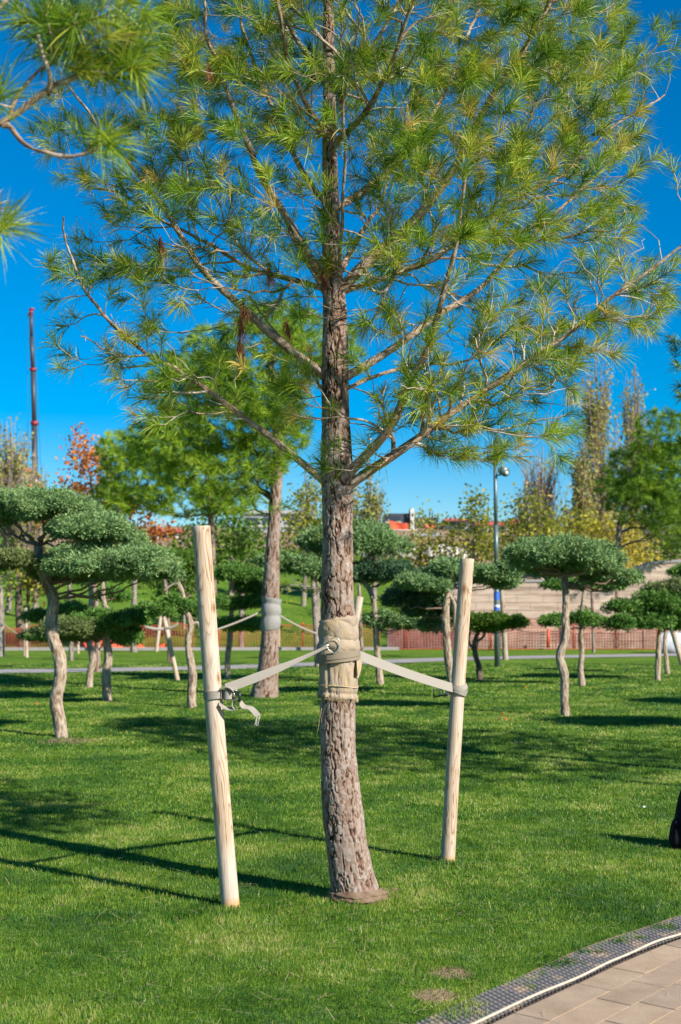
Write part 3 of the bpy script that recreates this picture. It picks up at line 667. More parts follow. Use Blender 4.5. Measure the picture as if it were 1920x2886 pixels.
# ---------------------------------------------------------------- main pine
def make_pine(label, base, trunk, limbs, targets, ndl, seg=.07, up=.5, detail=True, group=None, name='pine_tree',
              nmat='needle', bmat='bark_pine', lmat='bark_limb', tmat='bark_twig', rt=.0022, nu=150, step=.0045, barkamp=.009, cell=(.023, .075), seed=3, wob=.06, split=True, pathw=.3, tonef=None, sides=5, dead=(), bare_t=()):
    root = thing(name, label, 'tree', tuple(base), group)
    tp = A([t[:3] for t in trunk]); tr = A([t[3] for t in trunk])
    a = Acc(); bark_tube(a, tp, tr, nu, step, barkamp, cell, seed)
    a.build('trunk', M[bmat], root)
    sk = Skel(); q = resample(np.c_[tp, tr], 60); sk.chain(q[:, :3], q[:, 3], -1, 0)
    zmin = min([l[0][2] for l in limbs]) if limbs else tp[:, 2].max() * .45
    sk.att[:sk.n] = (sk.pos[:sk.n, 2] > zmin - .1)
    laccs = {0: None}
    for k, lb in enumerate(limbs):
        pts = A([p[:3] for p in lb]); r0, r1 = lb[0][3], lb[-1][3]
        n = max(10, int(np.linalg.norm(np.diff(pts, axis=0), axis=1).sum() / .06)); pq = resample(pts, n)
        pq += (A([fbm(pq + 7 * c, 6, seed + k) for c in range(3)]).T - .5) * .05 * np.linspace(0, 1, n)[:, None]
        rr = r0 + (r1 - r0) * np.linspace(0, 1, n)**.8
        par = sk.nearest(pts[0]); ids = sk.chain(pq, rr, par, k + 1)
        sk.path[ids] *= .55
        for i in ids[:max(2, n // 7)]: sk.att[i] = False
        c = Acc()
        st = np.vstack([sk.pos[par][None] * .5 + pq[:1] * .5, pq]); bark_tube(c, st, np.r_[r0 * 1.25, rr], 18 if detail else 8, .012 if detail else .06, .0035 if detail else .001, (.02, .04), seed + k)
        laccs[k + 1] = c
    tips = grow(sk, targets, (tp[0, 0], tp[0, 1]), seg, up, pathw, wob)
    for t in bare_t: sk.attach(t, seg * .6, -.2, pathw * .5, .16)
    sk.radii(rt)
    tw = skel_tubes(sk, sides)
    if split:
        for k, c in laccs.items():
            t = tw.get(k)
            if c is None: c = t
            elif t: c.merge(t)
            if c is not None: c.build('branch', M[lmat], root)
    else:
        m_ = Acc()
        for c in [*laccs.values(), *tw.values()]:
            if c is not None: m_.merge(c)
        if m_.n: m_.build('branches', M[tmat], root)
    pos = sk.pos[tips]; dr = sk.dirv[tips] + A([0, 0, .15])
    c = Acc()
    needles(c, pos, dr, *ndl)
    # younger side shoots just behind the tips
    par = sk.par[tips]; par = np.where(par >= 0, par, tips)
    pp = sk.par[par]; pp = np.where(pp >= 0, pp, par)
    sel = rng.random(len(pp)) < .55
    needles(c, sk.pos[par[sel]], sk.dirv[par[sel]], max(3, int(ndl[0] * .35)), *ndl[1:])
    c.build('crown', M[nmat], root, smooth_=False)
    if len(dead):
        c = Acc(); dd = A(dead); needles(c, dd, np.tile(A([[.1, 0, -1.]]), (len(dd), 1)), 70, .13, .0028, .35, .05, .05, .5, .2)
        c.build('dead_needles', M['needle_dead'], root, smooth_=False)
    return root, sk

TY = 7.07
trunk = []
for (x, y, wd) in [(824, 2075, 108), (815, 2040, 101), (803, 1960, 92), (790, 1860, 85), (780, 1750, 80), (778, 1600, 78), (779, 1450, 74), (778, 1300, 70), (777, 1150, 68), (775, 1085, 70), (773, 950, 60), (772, 850, 59), (770, 700, 50), (765, 600, 42), (762, 500, 38), (760, 400, 33), (758, 250, 28), (757, 100, 23), (757, -100, 18), (756, -400, 12), (760, -650, 5)]:
    p = PD(x, y, TY); trunk.append((*p, wd * K / 2 / (FPX / TY)))
def LB(pts, dY, r0, r1, y0=None, bow=0):
    n = len(pts); out = []
    for k, (x, y) in enumerate(pts):
        f = k / (n - 1); out.append((*PD(x, y, (TY if y0 is None else y0) + dY * f + bow * math.sin(f * math.pi)), r0 + (r1 - r0) * f))
    return out
limbs = [
 LB([(752, 1112), (700, 1070), (640, 1020), (560, 960), (480, 900), (400, 845), (340, 815), (290, 775), (240, 725), (205, 680), (170, 610), (148, 540), (152, 500)], -.35, .021, .004),
 LB([(752, 868), (680, 815), (620, 765), (560, 710), (500, 655), (460, 615), (430, 560), (390, 500), (340, 430), (290, 370), (240, 310), (190, 240), (150, 190)], -.2, .029, .005),
 LB([(768, 668), (730, 620), (700, 570), (660, 500), (610, 420), (570, 330), (530, 230), (500, 150), (480, 90), (470, 10), (455, -90)], -.5, .027, .006),
 LB([(758, 480), (700, 400), (650, 300), (600, 180), (560, 70), (545, -20), (520, -120)], .5, .018, .005),
 LB([(758, 668), (690, 648), (620, 630), (560, 610), (480, 560), (400, 520), (330, 480), (260, 440), (200, 430)], .8, .017, .004),
 LB([(785, 1108), (850, 1040), (900, 980), (940, 890), (985, 800), (1000, 740), (1030, 640), (1050, 560), (1060, 470), (1075, 390)], -.8, .030, .006),
 LB([(800, 1118), (880, 1065), (960, 1010), (1040, 950), (1130, 890), (1230, 820), (1320, 760), (1400, 690), (1470, 640), (1540, 590), (1590, 550)], -.3, .027, .005),
 LB([(790, 872), (860, 830), (930, 785), (1000, 730), (1070, 690), (1130, 640), (1180, 580), (1250, 520), (1330, 440), (1400, 380), (1470, 330)], .4, .024, .005),
 LB([(785, 665), (860, 590), (930, 530), (1000, 450), (1060, 360), (1100, 280), (1160, 180), (1230, 70), (1280, -20), (1310, -120)], -.25, .033, .009),
 LB([(775, 480), (850, 430), (900, 390), (960, 320), (1020, 220), (1060, 120), (1100, 20), (1110, -80)], .8, .022, .006),
 LB([(785, 672), (860, 648), (980, 600), (1080, 540), (1180, 460), (1300, 400), (1400, 300), (1480, 250), (1530, 220)], .9, .018, .004),
 LB([(780, 640), (785, 560), (790, 450), (795, 350), (790, 250), (800, 170), (820, 100), (830, 20)], -.8, .011, .004, None, -.1),
 LB([(770, 720), (730, 640), (680, 560), (640, 470), (600, 400)], 1.5, .02, .005),
 LB([(775, 640), (830, 540), (880, 460), (900, 380)], 1.6, .02, .005),
 LB([(770, 330), (700, 230), (660, 130), (640, 0), (620, -120)], -.7, .018, .006),
 LB([(770, 330), (840, 260), (900, 150), (940, 30), (980, -100)], -.8, .018, .006),
 LB([(770, 200), (690, 100), (640, 0), (560, -150)], .2, .016, .005),
 LB([(770, 200), (860, 100), (920, 0), (1000, -150)], .3, .016, .005),
 LB([(765, 950), (720, 860), (640, 770), (590, 700)], 1.0, .012, .004),
 LB([(785, 900), (880, 860), (980, 840), (1080, 830), (1180, 760)], .9, .012, .004),
]
def region(n, x0, x1, y0, y1, d0, d1, tilt=0):
    """tuft targets in a slanted pixel box at depths TY+d0..d1"""
    out = []
    for _ in range(n):
        x = random.uniform(x0, x1); y = random.uniform(y0, y1); out.append(PD(x, y + tilt * (x - (x0 + x1) / 2), TY + random.uniform(d0, d1)))
    return out
T = []
T += region(420, 380, 1460, -140, 190, -1.0, 1.1)
T += region(150, 420, 1400, -60, 260, .8, 1.7)
T += region(50, 60, 420, 0, 300, -.2, .9)
T += region(40, 900, 1250, 150, 420, -1.2, -.6)
T += region(240, 400, 1480, 100, 340, -1.0, 1.2)
T += region(60, 1200, 1560, 30, 380, -.6, .9)
T += region(170, 800, 1380, 300, 560, -1.1, 1.0)
T += region(60, 1050, 1480, 300, 560, -.5, .9)
T += region(95, 820, 1280, 520, 790, -1.1, .9)
T += region(90, 100, 460, 20, 420, -.5, .7)
T += region(100, 330, 760, 250, 520, -1.0, 1.2)
T += region(60, 160, 500, 400, 650, -.5, .8)
T += region(50, 480, 760, 500, 740, -.9, 1.2)
T += region(22, 110, 420, 560, 780, -.5, .1)
T += region(60, 880, 1330, 760, 900, -.8, .8, -.1)
T += region(46, 930, 1330, 880, 1060, -.6, .5)
T += region(40, 1230, 1560, 540, 820, -.5, .4, -.2)
T += region(26, 430, 740, 760, 960, -.5, .8)
T += region(22, 250, 480, 800, 980, -.4, .1)
T += region(44, 980, 1340, 800, 1060, -.6, .6)
T += region(26, 1280, 1570, 560, 860, -.5, .4)
T += region(26, 110, 480, 560, 860, -.5, .3)
T += region(10, 820, 980, 900, 1060, -.4, .5)
T += region(14, 640, 860, 820, 1100, -.3, -.1)
T += region(420, 420, 1420, -520, -140, -1.2, .9)
T += region(60, 600, 1100, -800, -480, -.5, .5)
T = A(T)
BT_ = A(region(100, 150, 620, 420, 880, -.6, .8) + region(150, 820, 1350, 620, 1040, -.9, .7) + region(110, 800, 1400, 200, 650, -1.0, .8) + region(50, 350, 750, 150, 600, -.9, .9) + region(30, 1200, 1560, 450, 800, -.5, .4) + region(12, 220, 420, 830, 960, -.4, 0))
DEAD = [PD(555, 745, TY - .3), PD(553, 800, TY - .25), PD(620, 620, TY - .3), PD(660, 750, TY - .2), PD(480, 155, TY - .6), PD(370, 560, TY - .3), PD(745, 640, TY - .129), PD(785, 220, TY - .3), PD(560, 700, TY - .35)]
NDL = (62, .128, .0029, 1.12, .06, .13, .56, .20)
make_pine('large staked pine in the middle with burlap wrap on its trunk', G(824 * K, 2050 * K), trunk, limbs, T, NDL, dead=DEAD, bare_t=BT_, wob=.10, pathw=.65, rt=.0027)

# neighbouring pines whose trunks stand outside the frame
def generic_pine(label, bx, by, h, R, n, seed, ndl, group=None, zlow=1.9, lean=0.):
    st = random.getstate(); random.seed(seed)
    tr = [(bx + lean * f, by, h * f - .05, .085 * (1 - f) + .012) for f in np.linspace(0, 1, 9)]
    lbs = []
    for k in range(13):
        z0 = zlow + (h - zlow) * .8 * k / 12; az = k * 2.399 + seed; Rk = R * (1 - .45 * k / 12)
        lbs.append([(bx + math.cos(az) * Rk * f, by + math.sin(az) * Rk * f, z0 + .75 * Rk * f**1.2, .024 * (1 - f) + .005) for f in np.linspace(0, 1, 6)])
    tg = []
    while len(tg) < n:
        z = random.uniform(zlow + .3, h + .3); rr = R * 1.05 * (1 - .75 * max(0, (z - zlow - 1.5) / (h - zlow - 1.2))**1.5) * math.sqrt(random.uniform(.05, 1)); az = random.uniform(0, 6.283)
        if z < zlow + 1.5 and rr < R * .35: continue
        tg.append((bx + rr * math.cos(az), by + rr * math.sin(az), z + .15 * rr))
    random.setstate(st)
    return make_pine(label, (bx, by, 0), tr, lbs, A(tg), ndl, nu=40, step=.02, seed=seed, split=True, group=group)
generic_pine('pine whose green branch tips reach in from the right edge', 5.15, 10.9, 6.3, 2.15, 1900, 11, (34, .14, .0075, 1.2, .05, .12))

# foreground branch, close to the camera on the left
FY = 3.45
def FB(pts, r0, r1, dY=0): 
    n = len(pts); return [(*PD(x, y, FY + dY * k / (n - 1)), r0 + (r1 - r0) * k / (n - 1)) for k, (x, y) in enumerate(pts)]
fx, fyy = -2.5, 3.7
ftr = [(fx, fyy, z, r) for z, r in [(-.05, .1), (1, .085), (2, .075), (3, .06), (4, .045), (5, .03), (5.8, .01)]]
root_pts = [(fx, fyy, 2.15, .03)]
m1 = root_pts + FB([(-500, 420), (-250, 350), (0, 292), (60, 255), (110, 220), (160, 185), (215, 147)], .016, .0055)
m2 = FB([(20, 290), (60, 335), (110, 355), (160, 362), (205, 355), (240, 338)], .006, .0035)
m3 = FB([(15, 285), (45, 215), (85, 170), (120, 140)], .0055, .0035)
m4 = FB([(110, 220), (118, 180), (100, 120), (90, 70)], .005, .0035, -.1)
m5 = [(fx, fyy, 1.85, .02)] + FB([(-400, 640), (-200, 560), (-80, 520), (-10, 520)], .010, .003)
m6 = [(fx, fyy, 2.6, .02)] + FB([(-400, 200), (-200, 120), (-60, 60), (60, -20), (180, -60)], .012, .004, .1)
FT = [PD(x, y, FY + random.uniform(-.12, .12)) for (x, y) in [(232, 330), (262, 338), (210, 335), (245, 318), (110, 125), (130, 120), (165, 60), (205, 95), (245, 120), (285, 95), (300, 150), (265, 150), (225, 150), (220, 40), (275, 40), (320, 70), (330, 110), (180, 10), (240, -10), (300, 0), (140, 40), (90, 50), (75, 90), (50, 40), (30, 10), (345, 40), (270, 175), (320, 160), (200, 160), (100, 10), (0, 215), (-25, 190), (-30, 240), (0, 510), (20, 520), (-30, 480), (-15, 540), (-60, 230), (130, 90), (190, 125), (250, 80), (160, 150), (290, 125)]]
FT += [A([fx + random.uniform(-1.1, .75), fyy + random.uniform(-1, 1), random.uniform(3.6, 5.6)]) for _ in range(40)]
make_pine('blurred pine close to the camera at the upper left, only branch tips showing', (fx, fyy, 0), ftr, [m1, m2, m3, m4, m5, m6], A(FT), (62, .14, .0026, 1.05, .05, .1, .55, .2), nu=40, step=.02, seed=5, tmat='bark_limb')

# ---------------------------------------------------------------- stakes
def make_stake(label, b, t, r, group='wooden support stakes round the trees', segs=48, foot=True, taper=1.0, far=False):
    b, t = A(b), A(t); d = norm(t - b); L = np.linalg.norm(t - b); n = 60 if not far else 8
    s = np.linspace(-.12, L, n)
    x_ = norm(np.cross(d, A([0, 1., 0]))); y_ = np.cross(d, x_); th = np.arange(segs) / segs * 2 * np.pi
    S = np.broadcast_to(s[:, None], (n, segs)); seed = int(abs(b[0] * 77 + b[1] * 31)) + 3
    cy = np.stack([np.cos(th)[None] * r + 0 * S, np.sin(th)[None] * r + 0 * S, S], -1)
    rr = r * (1 + .035 * (fbm(cy * A([1, 1, .3]), 14, seed) - .5)) * (taper + (1 - taper) * (1 - S / L))
    bend = .006 * np.sin(s / L * 3.1) * (0 if far else 1)
    C_ = b + d * s[:, None] + x_ * bend[:, None]
    V = C_[:, None] + rr[..., None] * (np.cos(th)[None, :, None] * x_ + np.sin(th)[None, :, None] * y_)
    off = _h(np.int64(seed), 1, 1, 1) * 7
    # top: small chamfer and end grain
    top1 = C_[-1] + d * .004 + (V[-1] - C_[-1]) * .93; top2 = C_[-1] + d * .0045 + (V[-1] - C_[-1]) * .5
    V = np.concatenate([V, top1[None], top2[None]]); S2 = np.r_[s, L + .004, L + .005]
    g = np.concatenate([cy, cy[-1:] * A([.93, .93, 1]), cy[-1:] * A([.5, .5, 1])]) + A([off, off, 0])
    tone = np.zeros(V.shape[:2])
    if foot: tone = .75 * smooth((.085 - S2[:, None] - .10 * fbm(g, 25, 2)) / .015) + 0 * tone
    a = Acc(); a.grid(V, tone, True, g.reshape(-1, 3))
    a.add(np.vstack([top2, [C_[-1] + d * .0045]]), [[k, (k + 1) % segs, segs] for k in range(segs)], None, 0., np.vstack([g[-1], [[off, off, L]]]))
    return tag(a.build('wooden_stake', M['wood'], origin=b - d * 0), label, 'stake', group), d
YL, YR = G(650, 2555)[1], G(1262, 2428)[1]
sL_b, sL_t = G(650, 2555), P(568, 1485, YL)
sR_b, sR_t = G(1262, 2428), P(1317, 1576, YR)
_, dL = make_stake('tall round wooden stake left of the wrapped pine trunk', sL_b, sL_t, .0485)
_, dR = make_stake('round wooden stake right of the wrapped pine trunk with two small nail holes', sR_b, sR_t, .0445)
# nail holes belong to the stake: small dark pits
def pt_on(b, t, z): 
    f = (z - b[2]) / (t[2] - b[2]); return b + (t - b) * f
zL = P(606, 1957, YL)[2]; zR = P(1288, 1942, YR)[2]
cL, cR = pt_on(sL_b, sL_t, zL), pt_on(sR_b, sR_t, zR)

# ---------------------------------------------------------------- burlap wrap on the trunk
tpz = A([t[:3] for t in trunk]); trr = A([t[3] for t in trunk])
def trunk_at(z):
    o = np.argsort(tpz[:, 2]); return A([np.interp(z, tpz[o, 2], tpz[o, 0]), TY, z]), float(np.interp(z, tpz[o, 2], trr[o]))
def zpix(y): return PD(778, y, TY)[2]
def rev_cloth(z0, z1, rf, n=80, m=160, tilt=0.0, cx=None):
    zs = np.linspace(z0, z1, n); th = np.arange(m) / m * 2 * np.pi
    V = np.zeros((n, m, 3)); g = np.zeros((n, m, 3))
    for i, z in enumerate(zs):
        c, r = trunk_at(z); f = (z - z0) / (z1 - z0)
        rr = rf(f, th, r); V[i, :, 0] = c[0] + rr * np.cos(th); V[i, :, 1] = c[1] + rr * np.sin(th); V[i, :, 2] = z + tilt * np.cos(th)
        g[i, :, 0] = r * np.cos(th); g[i, :, 1] = r * np.sin(th); g[i, :, 2] = z
    return V, g
w0 = thing('tree_wrap', 'tan burlap wrap bound round the trunk of the large pine', 'tree wrap', tuple(trunk_at(zpix(1605))[0]))
def rf_low(f, th, r):
    q = np.stack([np.cos(th), np.sin(th), np.full_like(th, f * 1.2)], -1)
    base = .012 + .004 * np.sin(th * 5 + f * 2) * (1 - .5 * f) + .015 * (fbm(q, 2.2, 3) - .5) + .012 * (fbm(q * A([1, 1, .5]), 9, 13) - .5) - .006 * np.exp(-((f - .10) / .04)**2) + .004 * np.exp(-((f - .03) / .05)**2)
    # long vertical crease on the left front, loose overlap on the right
    base = base - .008 * np.exp(-((np.mod(th - 4.25 + .25 * f + np.pi, 6.283) - np.pi) / .12)**2) + .008 * smooth((np.mod(th - 5.55, 6.283) - 5.9) / .3)
    return r + base
V, g = rev_cloth(zpix(1604), zpix(1492), rf_low, 90, 200, -.010)
a = Acc(); a.grid(V, .5, True, g.reshape(-1, 3)); cloth = a.build('cloth', M['burlap'], w0)
def rf_top(f, th, r):
    q = np.stack([np.cos(th), np.sin(th), np.full_like(th, f * 2)], -1)
    ph = f * 2.7 + .38 * np.sin(th + .6) + .9 * (fbm(q, 1.3, 8) - .5)
    fold = np.abs(np.sin(np.pi * ph))**.75
    return r + .011 + .012 * fold * (1 - .4 * f) + .010 * (1 - f) + .008 * (fbm(q * A([1, 1, .7]), 4, 5) - .5) - .018 * smooth((f - .9) / .1)
V, g = rev_cloth(zpix(1506), zpix(1418), rf_top, 120, 200, .012)
a = Acc(); a.grid(V, .5, True, g.reshape(-1, 3)); a.build('folded_cloth', M['burlap'], w0)
# loose flap on the right
c_, r_ = trunk_at(zpix(1500)); a = Acc()
fl = []; gg = []
for i in range(20):
    f = i / 19; z = zpix(1488 + 66 * f); wdt = .035 + .028 * math.sin(math.pi * min(1, f * 1.05))**.8
    row = []
    for j in range(8):
        e = j / 7; row.append([c_[0] + r_ + .004 + wdt * e * .7 * (1 - .2 * f) + .008 * math.sin(e * 4 + f * 2), c_[1] - .02 - .06 * (1 - e) * .7 + .015 * math.sin(f * 5), z - .012 * e])
    fl.append(row); gg.append([[p[0] * 1.0, p[2] * .5, p[2]] for p in row])
fl = A(fl); a.grid(fl, .5, False, A(gg).reshape(-1, 3)); a.grid((fl + A([.003, .004, 0]))[:, ::-1], .5, False, A(gg).reshape(-1, 3)); a.build('cloth_flap', M['burlap'], w0)
# twine near the lower hem and frayed threads below it
a = Acc(); th = np.linspace(0, 2 * np.pi * 1.02, 260); c_, r_ = trunk_at(zpix(1577))
pts = np.stack([c_[0] + (r_ + .0185 + .002 * np.sin(5 * th)) * np.cos(th), c_[1] + (r_ + .0185 + .002 * np.sin(5 * th)) * np.sin(th), c_[2] - .008 * np.cos(th) + .003 * np.sin(3 * th) ], -1)
off = np.stack([0 * th, 0 * th, np.cos(th * 90)], -1) * .0015
for sgn in (-1, 1): a.tube(pts + sgn * off + A([0, 0, 0]), .0024, 6)
for q in range(8):
    x0 = c_[0] + random.uniform(-.05, .08); 
a.build('twine', M['twine'], w0)
a = Acc(); c_, r_ = trunk_at(zpix(1604))
for k in range(420):
    th_ = random.uniform(0, 6.283); rr = r_ + .014 + random.uniform(-.003, .004); L_ = random.uniform(.008, .024)
    p0 = A([c_[0] + rr * math.cos(th_), c_[1] + rr * math.sin(th_), c_[2] + .004 - .010 * math.cos(th_)]); p1 = p0 + A([random.uniform(-.006, .006), random.uniform(-.006, .006), -L_])
    a.tube(A([p0, p0 * .5 + p1 * .5 + A([random.uniform(-.002, .002), 0, 0]), p1]), .0007, 3, cap=False)
for k in range(9):   # long loose fibres on the bark
    x0 = random.uniform(-.07, .085); z0 = c_[2] - .002; pts = []
    dx, dz = random.uniform(-.10, .10), random.uniform(-.04, -.13)
    for f in np.linspace(0, 1, 8): 
        xx = x0 + dx * f; xx = max(-.088, min(.088, xx)); pts.append([c_[0] + xx, c_[1] - math.sqrt(max(.0004, (r_ + .012)**2 - xx**2)), z0 + dz * f + .01 * math.sin(f * 6 + k)])
    a.tube(A(pts), .0008, 3, cap=False)
pts = A([PD(741, 1630, TY - .09), PD(737, 1650, TY - .09), PD(733, 1675, TY - .09), PD(728, 1695, TY - .09)]); a.tube(pts, .0009, 4)
a.build('frayed_threads', M['twine'], w0)
# burlap at the root collar
w1 = thing('root_wrap', 'low dirty burlap ring round the base of the large pine', 'tree wrap', (.09, TY, 0))
n, m = 24, 140; zs = np.linspace(-.02, .058, n); th = np.arange(m) / m * 2 * np.pi; V = np.zeros((n, m, 3)); g = np.zeros((n, m, 3))
c_ = A(trunk[1][:3]); 
for i, z in enumerate(zs):
    f = i / (n - 1); q = np.stack([np.cos(th), np.sin(th), 0 * th + f], -1)
    rr = .152 + .012 * np.abs(np.sin(f * 7 + 1.5 * np.sin(th) + .6 * np.sin(3 * th))) - .035 * smooth((f - .65) / .35) + .03 * (fbm(q, 4, 2) - .5) + .012 * np.cos(th)
    V[i] = np.stack([c_[0] + .005 + rr * np.cos(th), TY + rr * np.sin(th), z + .008 * fbm(q, 2, 4)], -1); g[i] = V[i] - A([c_[0], TY, 0])
a = Acc(); a.grid(V, .5, True, g.reshape(-1, 3)); a.build('cloth', M['burlap_root'] if 'burlap_root' in M else mat_burlap('burlap_root', (.13, .085, .055), (.22, .15, .10), (.30, .22, .155)), w1)

# ---------------------------------------------------------------- straps and ratchets
def band(acc, c, d, r, w, layers=1, th=.0022, arc=(0, 2 * math.pi), tiltv=0, n=60):
    d = norm(A(d)); x = norm(np.cross(d, A([0, 1., 0]))); y = np.cross(d, x)
    for k in range(layers):
        t = np.linspace(arc[0], arc[1], n); rr = r + th * (k + .6)
        pts = A(c) + rr * (np.cos(t)[:, None] * x + np.sin(t)[:, None] * y) + d * (tiltv * np.cos(t))[:, None]
        acc.ribbon(pts, np.tile(d * (w / 2 - .0008 * k), (n, 1)), th * .8)
def sagline(p0, p1, sag, n=24):
    f = np.linspace(0, 1, n)[:, None]; q = A(p0) * (1 - f) + A(p1) * f; q[:, 2] -= (4 * sag * f * (1 - f))[:, 0]; return q
def rotz(az, R0=None):
    c, s = math.cos(az), math.sin(az); return A([[c, -s, 0], [s, c, 0], [0, 0, 1.]])
# belt round the wrap, shared by both straps -> its own strap thing
zb = zpix(1512)
cb, rb = trunk_at(zb)
rootb = thing('trunk_belt', 'brown webbing belt with steel triangle ring round the burlap wrap', 'strap', tuple(cb))
a = Acc(); n = 90; t = np.linspace(0, 2 * np.pi, n); rr = rb + .030
pts = np.stack([cb[0] + rr * np.cos(t), cb[1] + rr * np.sin(t), zb + .012 * np.cos(t) + .0 * t], -1); a.ribbon(pts, np.tile(A([[0, 0, .0245]]), (n, 1)), .003)
t2 = np.linspace(-2.1, -.25, 30); rr = rb + .034; pts = np.stack([cb[0] + rr * np.cos(t2), cb[1] + rr * np.sin(t2), zb + .016 + .013 * (t2 + 1.2)], -1); a.ribbon(pts, np.tile(A([[0, 0, .018]]), (30, 1)), .003)
a.build('webbing', M['strap_dark'], rootb, smooth_=False)
ring = A([PD(753, 1487, TY - .124), PD(768, 1468, TY - .129), PD(778, 1470, TY - .129), PD(779, 1494, TY - .129), PD(770, 1503, TY - .129), PD(755, 1493, TY - .124)])
def closed(p, n): return resample(np.vstack([p, p[:1]]), n)
a = Acc(); a.tube(closed(ring, 40), .0030, 8, cap=False)
a.tube(A([PD(737, 1487, TY - .113), PD(757, 1485, TY - .127)]), .0045, 8); a.tube(A([PD(738, 1494, TY - .113), PD(756, 1491, TY - .127)]), .0045, 8)
a.build('triangle_ring', simple('zinc', (.5, .5, .44), .45, .8), rootb)
# left strap
straps = 'webbing straps tied from the pine to its stakes'
rl = thing('tie_strap', 'grey webbing strap running from the pine down to the left stake', 'strap', tuple(cL), straps)
pA = PD(753, 1488, TY - .127); pB = cL + A([.062, -.055, .035])
q = sagline(pA, pB, .012, 30); f = np.linspace(0, 1, 30)
wv = np.stack([0 * f, .010 * (1 - f), .008 + .018 * smooth(f * 1.3)], -1)
a = Acc(); a.ribbon(q, wv, .0025)
a.build('webbing', M['strap'], rl, smooth_=False)
a = Acc(); band(a, cL, dL, .0495, .043, 4)
for k in range(5): band(a, cL + dL * (-.018 + .009 * k), dL, .0585, .0055, 1, .0012)
a.build('stake_band', M['strap'], rl, smooth_=False)
def ratchet(parent, c, az, side, flip=1):
    """plates, spool, handle"""
    R = rotz(az); f = lambda x, y, z: A(c) + R @ A([x, y, z])
    fr = Acc()
    for s in (-1, 1):
        fr.box(f(.0, -.004, s * .0255), (.075, .022, .0022), R); fr.box(f(.03, -.008, s * .0255), (.03, .03, .0024), R)
    fr.box(f(-.03, -.008, 0), (.004, .02, .05), R)
    fr.tube(A([f(-.012, -.006, -.032), f(-.012, -.006, .032)]), .0075, 12); fr.tube(A([f(.022, -.006, -.034), f(.022, -.006, .034)]), .006, 12)
    fr.box(f(.004, -.012, 0), (.005, .004, .052), R)
    b = fr.build('ratchet_buckle', M['steel'], parent)
    h = Acc(); 
    for s in (-1, 1): h.tube(A([f(.022, -.012, s * .018), f(.048, -.03, s * .019 - .004), f(.062 , -.034, s * .020 - .006)]), .003, 8)
    h.tube(A([f(.062, -.034, -.034), f(.062, -.034, .022)]), .0068, 12)
    h.build('handle', M['black_metal'], b)
    l = Acc(); t = np.linspace(0, 2 * np.pi * 1.6, 60)
    pts = A([f(-.012 + (.013 + .0022 * tt) * math.cos(tt), -.010 + (.013 + .0022 * tt) * math.sin(tt), 0) for tt in t]); l.ribbon(pts, np.tile(A([[0, 0, .0215]]), (60, 1)), .002)
    l.build('rolled_webbing', M['strap'], b, smooth_=False)
    return f
fR = ratchet(rl, cL + A([.088, -.03, .0]), math.radians(-12), 1)
a = Acc()
# loops of slack webbing under the ratchet, then the loose tail
t = np.linspace(-.3, 5.6, 50); c = A(cL) + A([.125, -.06, -.048])
pts = np.stack([c[0] + .021 * np.cos(t), c[1] + .0 * t + .002 * t, c[2] + .028 * np.sin(t)], -1); a.ribbon(pts, np.tile(A([[.004, .018, 0]]), (50, 1)), .0022)
q = sagline(cL + A([.03, -.05, -.045]), c + A([-.012, 0, -.022]), .012, 16); a.ribbon(q, np.tile(A([[0, .010, .008]]), (16, 1)), .0022)
q = sagline(cL + A([.035, -.052, .03]), cL + A([.11, -.06, .02]), -.02, 16); a.ribbon(q, np.tile(A([[0, .019, .003]]), (16, 1)), .0022)
tail = resample(A([c + A([.02, -.004, .010]), c + A([.040, -.01, -.012]), P(705, 1995, YL - .07), P(728, 2018, YL - .07)]), 20)
wt = np.stack([np.linspace(.006, .016, 20), np.linspace(.012, .004, 20), np.linspace(.010, .005, 20)], -1); a.ribbon(tail, wt, .002)
a.build('loose_tail', M['strap'], rl, smooth_=False)
a = Acc()
for k in range(7):
    e = P(728 + random.uniform(-6, 6), 2018, YL - .07); a.tube(resample(A([e, e + A([-.004 + random.uniform(-.004, .004), 0, -.014]), e + A([random.uniform(-.020, -.004), 0, random.uniform(-.035, -.055)])]), 8), .0007, 3, cap=False)
a.build('frayed_end', simple('white_thread', (.72, .68, .6), .9), rl)
# right strap
rr_ = thing('tie_strap', 'grey webbing strap running from the pine down to the right stake', 'strap', tuple(cR), straps)
pA = A([cb[0] + rb + .020, TY + .02, PD(835, 1508, TY)[2]]); pB = cR + A([-.045, -.05, .012]); q = sagline(pA, pB, .009, 30); f = np.linspace(0, 1, 30)
a = Acc(); a.ribbon(q, np.stack([0 * f, .012 + .004 * f, .027 + 0 * f], -1), .0025); a.build('webbing', M['strap'], rr_, smooth_=False)
a = Acc(); band(a, cR, dR, .0455, .043, 3)
band(a, cR + A([-.004, 0, -.006]), norm(dR + A([.35, 0, 0])), .056, .040, 2, .0022, (0, 2 * math.pi)); band(a, cR + A([-.006, 0, .002]), norm(dR + A([-.45, 0, 0])), .060, .034, 1, .0022)
for k in range(4): band(a, cR + dR * (-.016 + .0095 * k), dR, .053, .0055, 1, .0012)
a.build('stake_band', M['strap'], rr_, smooth_=False)
c = cR + A([-.10, -.02, -.018]); fr = Acc(); R = rotz(math.radians(8))
for s in (-1, 1): fr.box(c + A([0.01, -.004 * s, .004 + s * .014]), (.085, .03, .0025), R)
fr.tube(A([c + A([.025, -.02, -.006]), c + A([.025, .02, -.006])]), .009, 10); fr.box(c + A([-.02, 0, .008]), (.003, .03, .028), R); fr.box(c + A([-.005, 0, .008]), (.003, .03, .026), R)
bb_ = fr.build('ratchet_buckle', M['steel'], rr_)
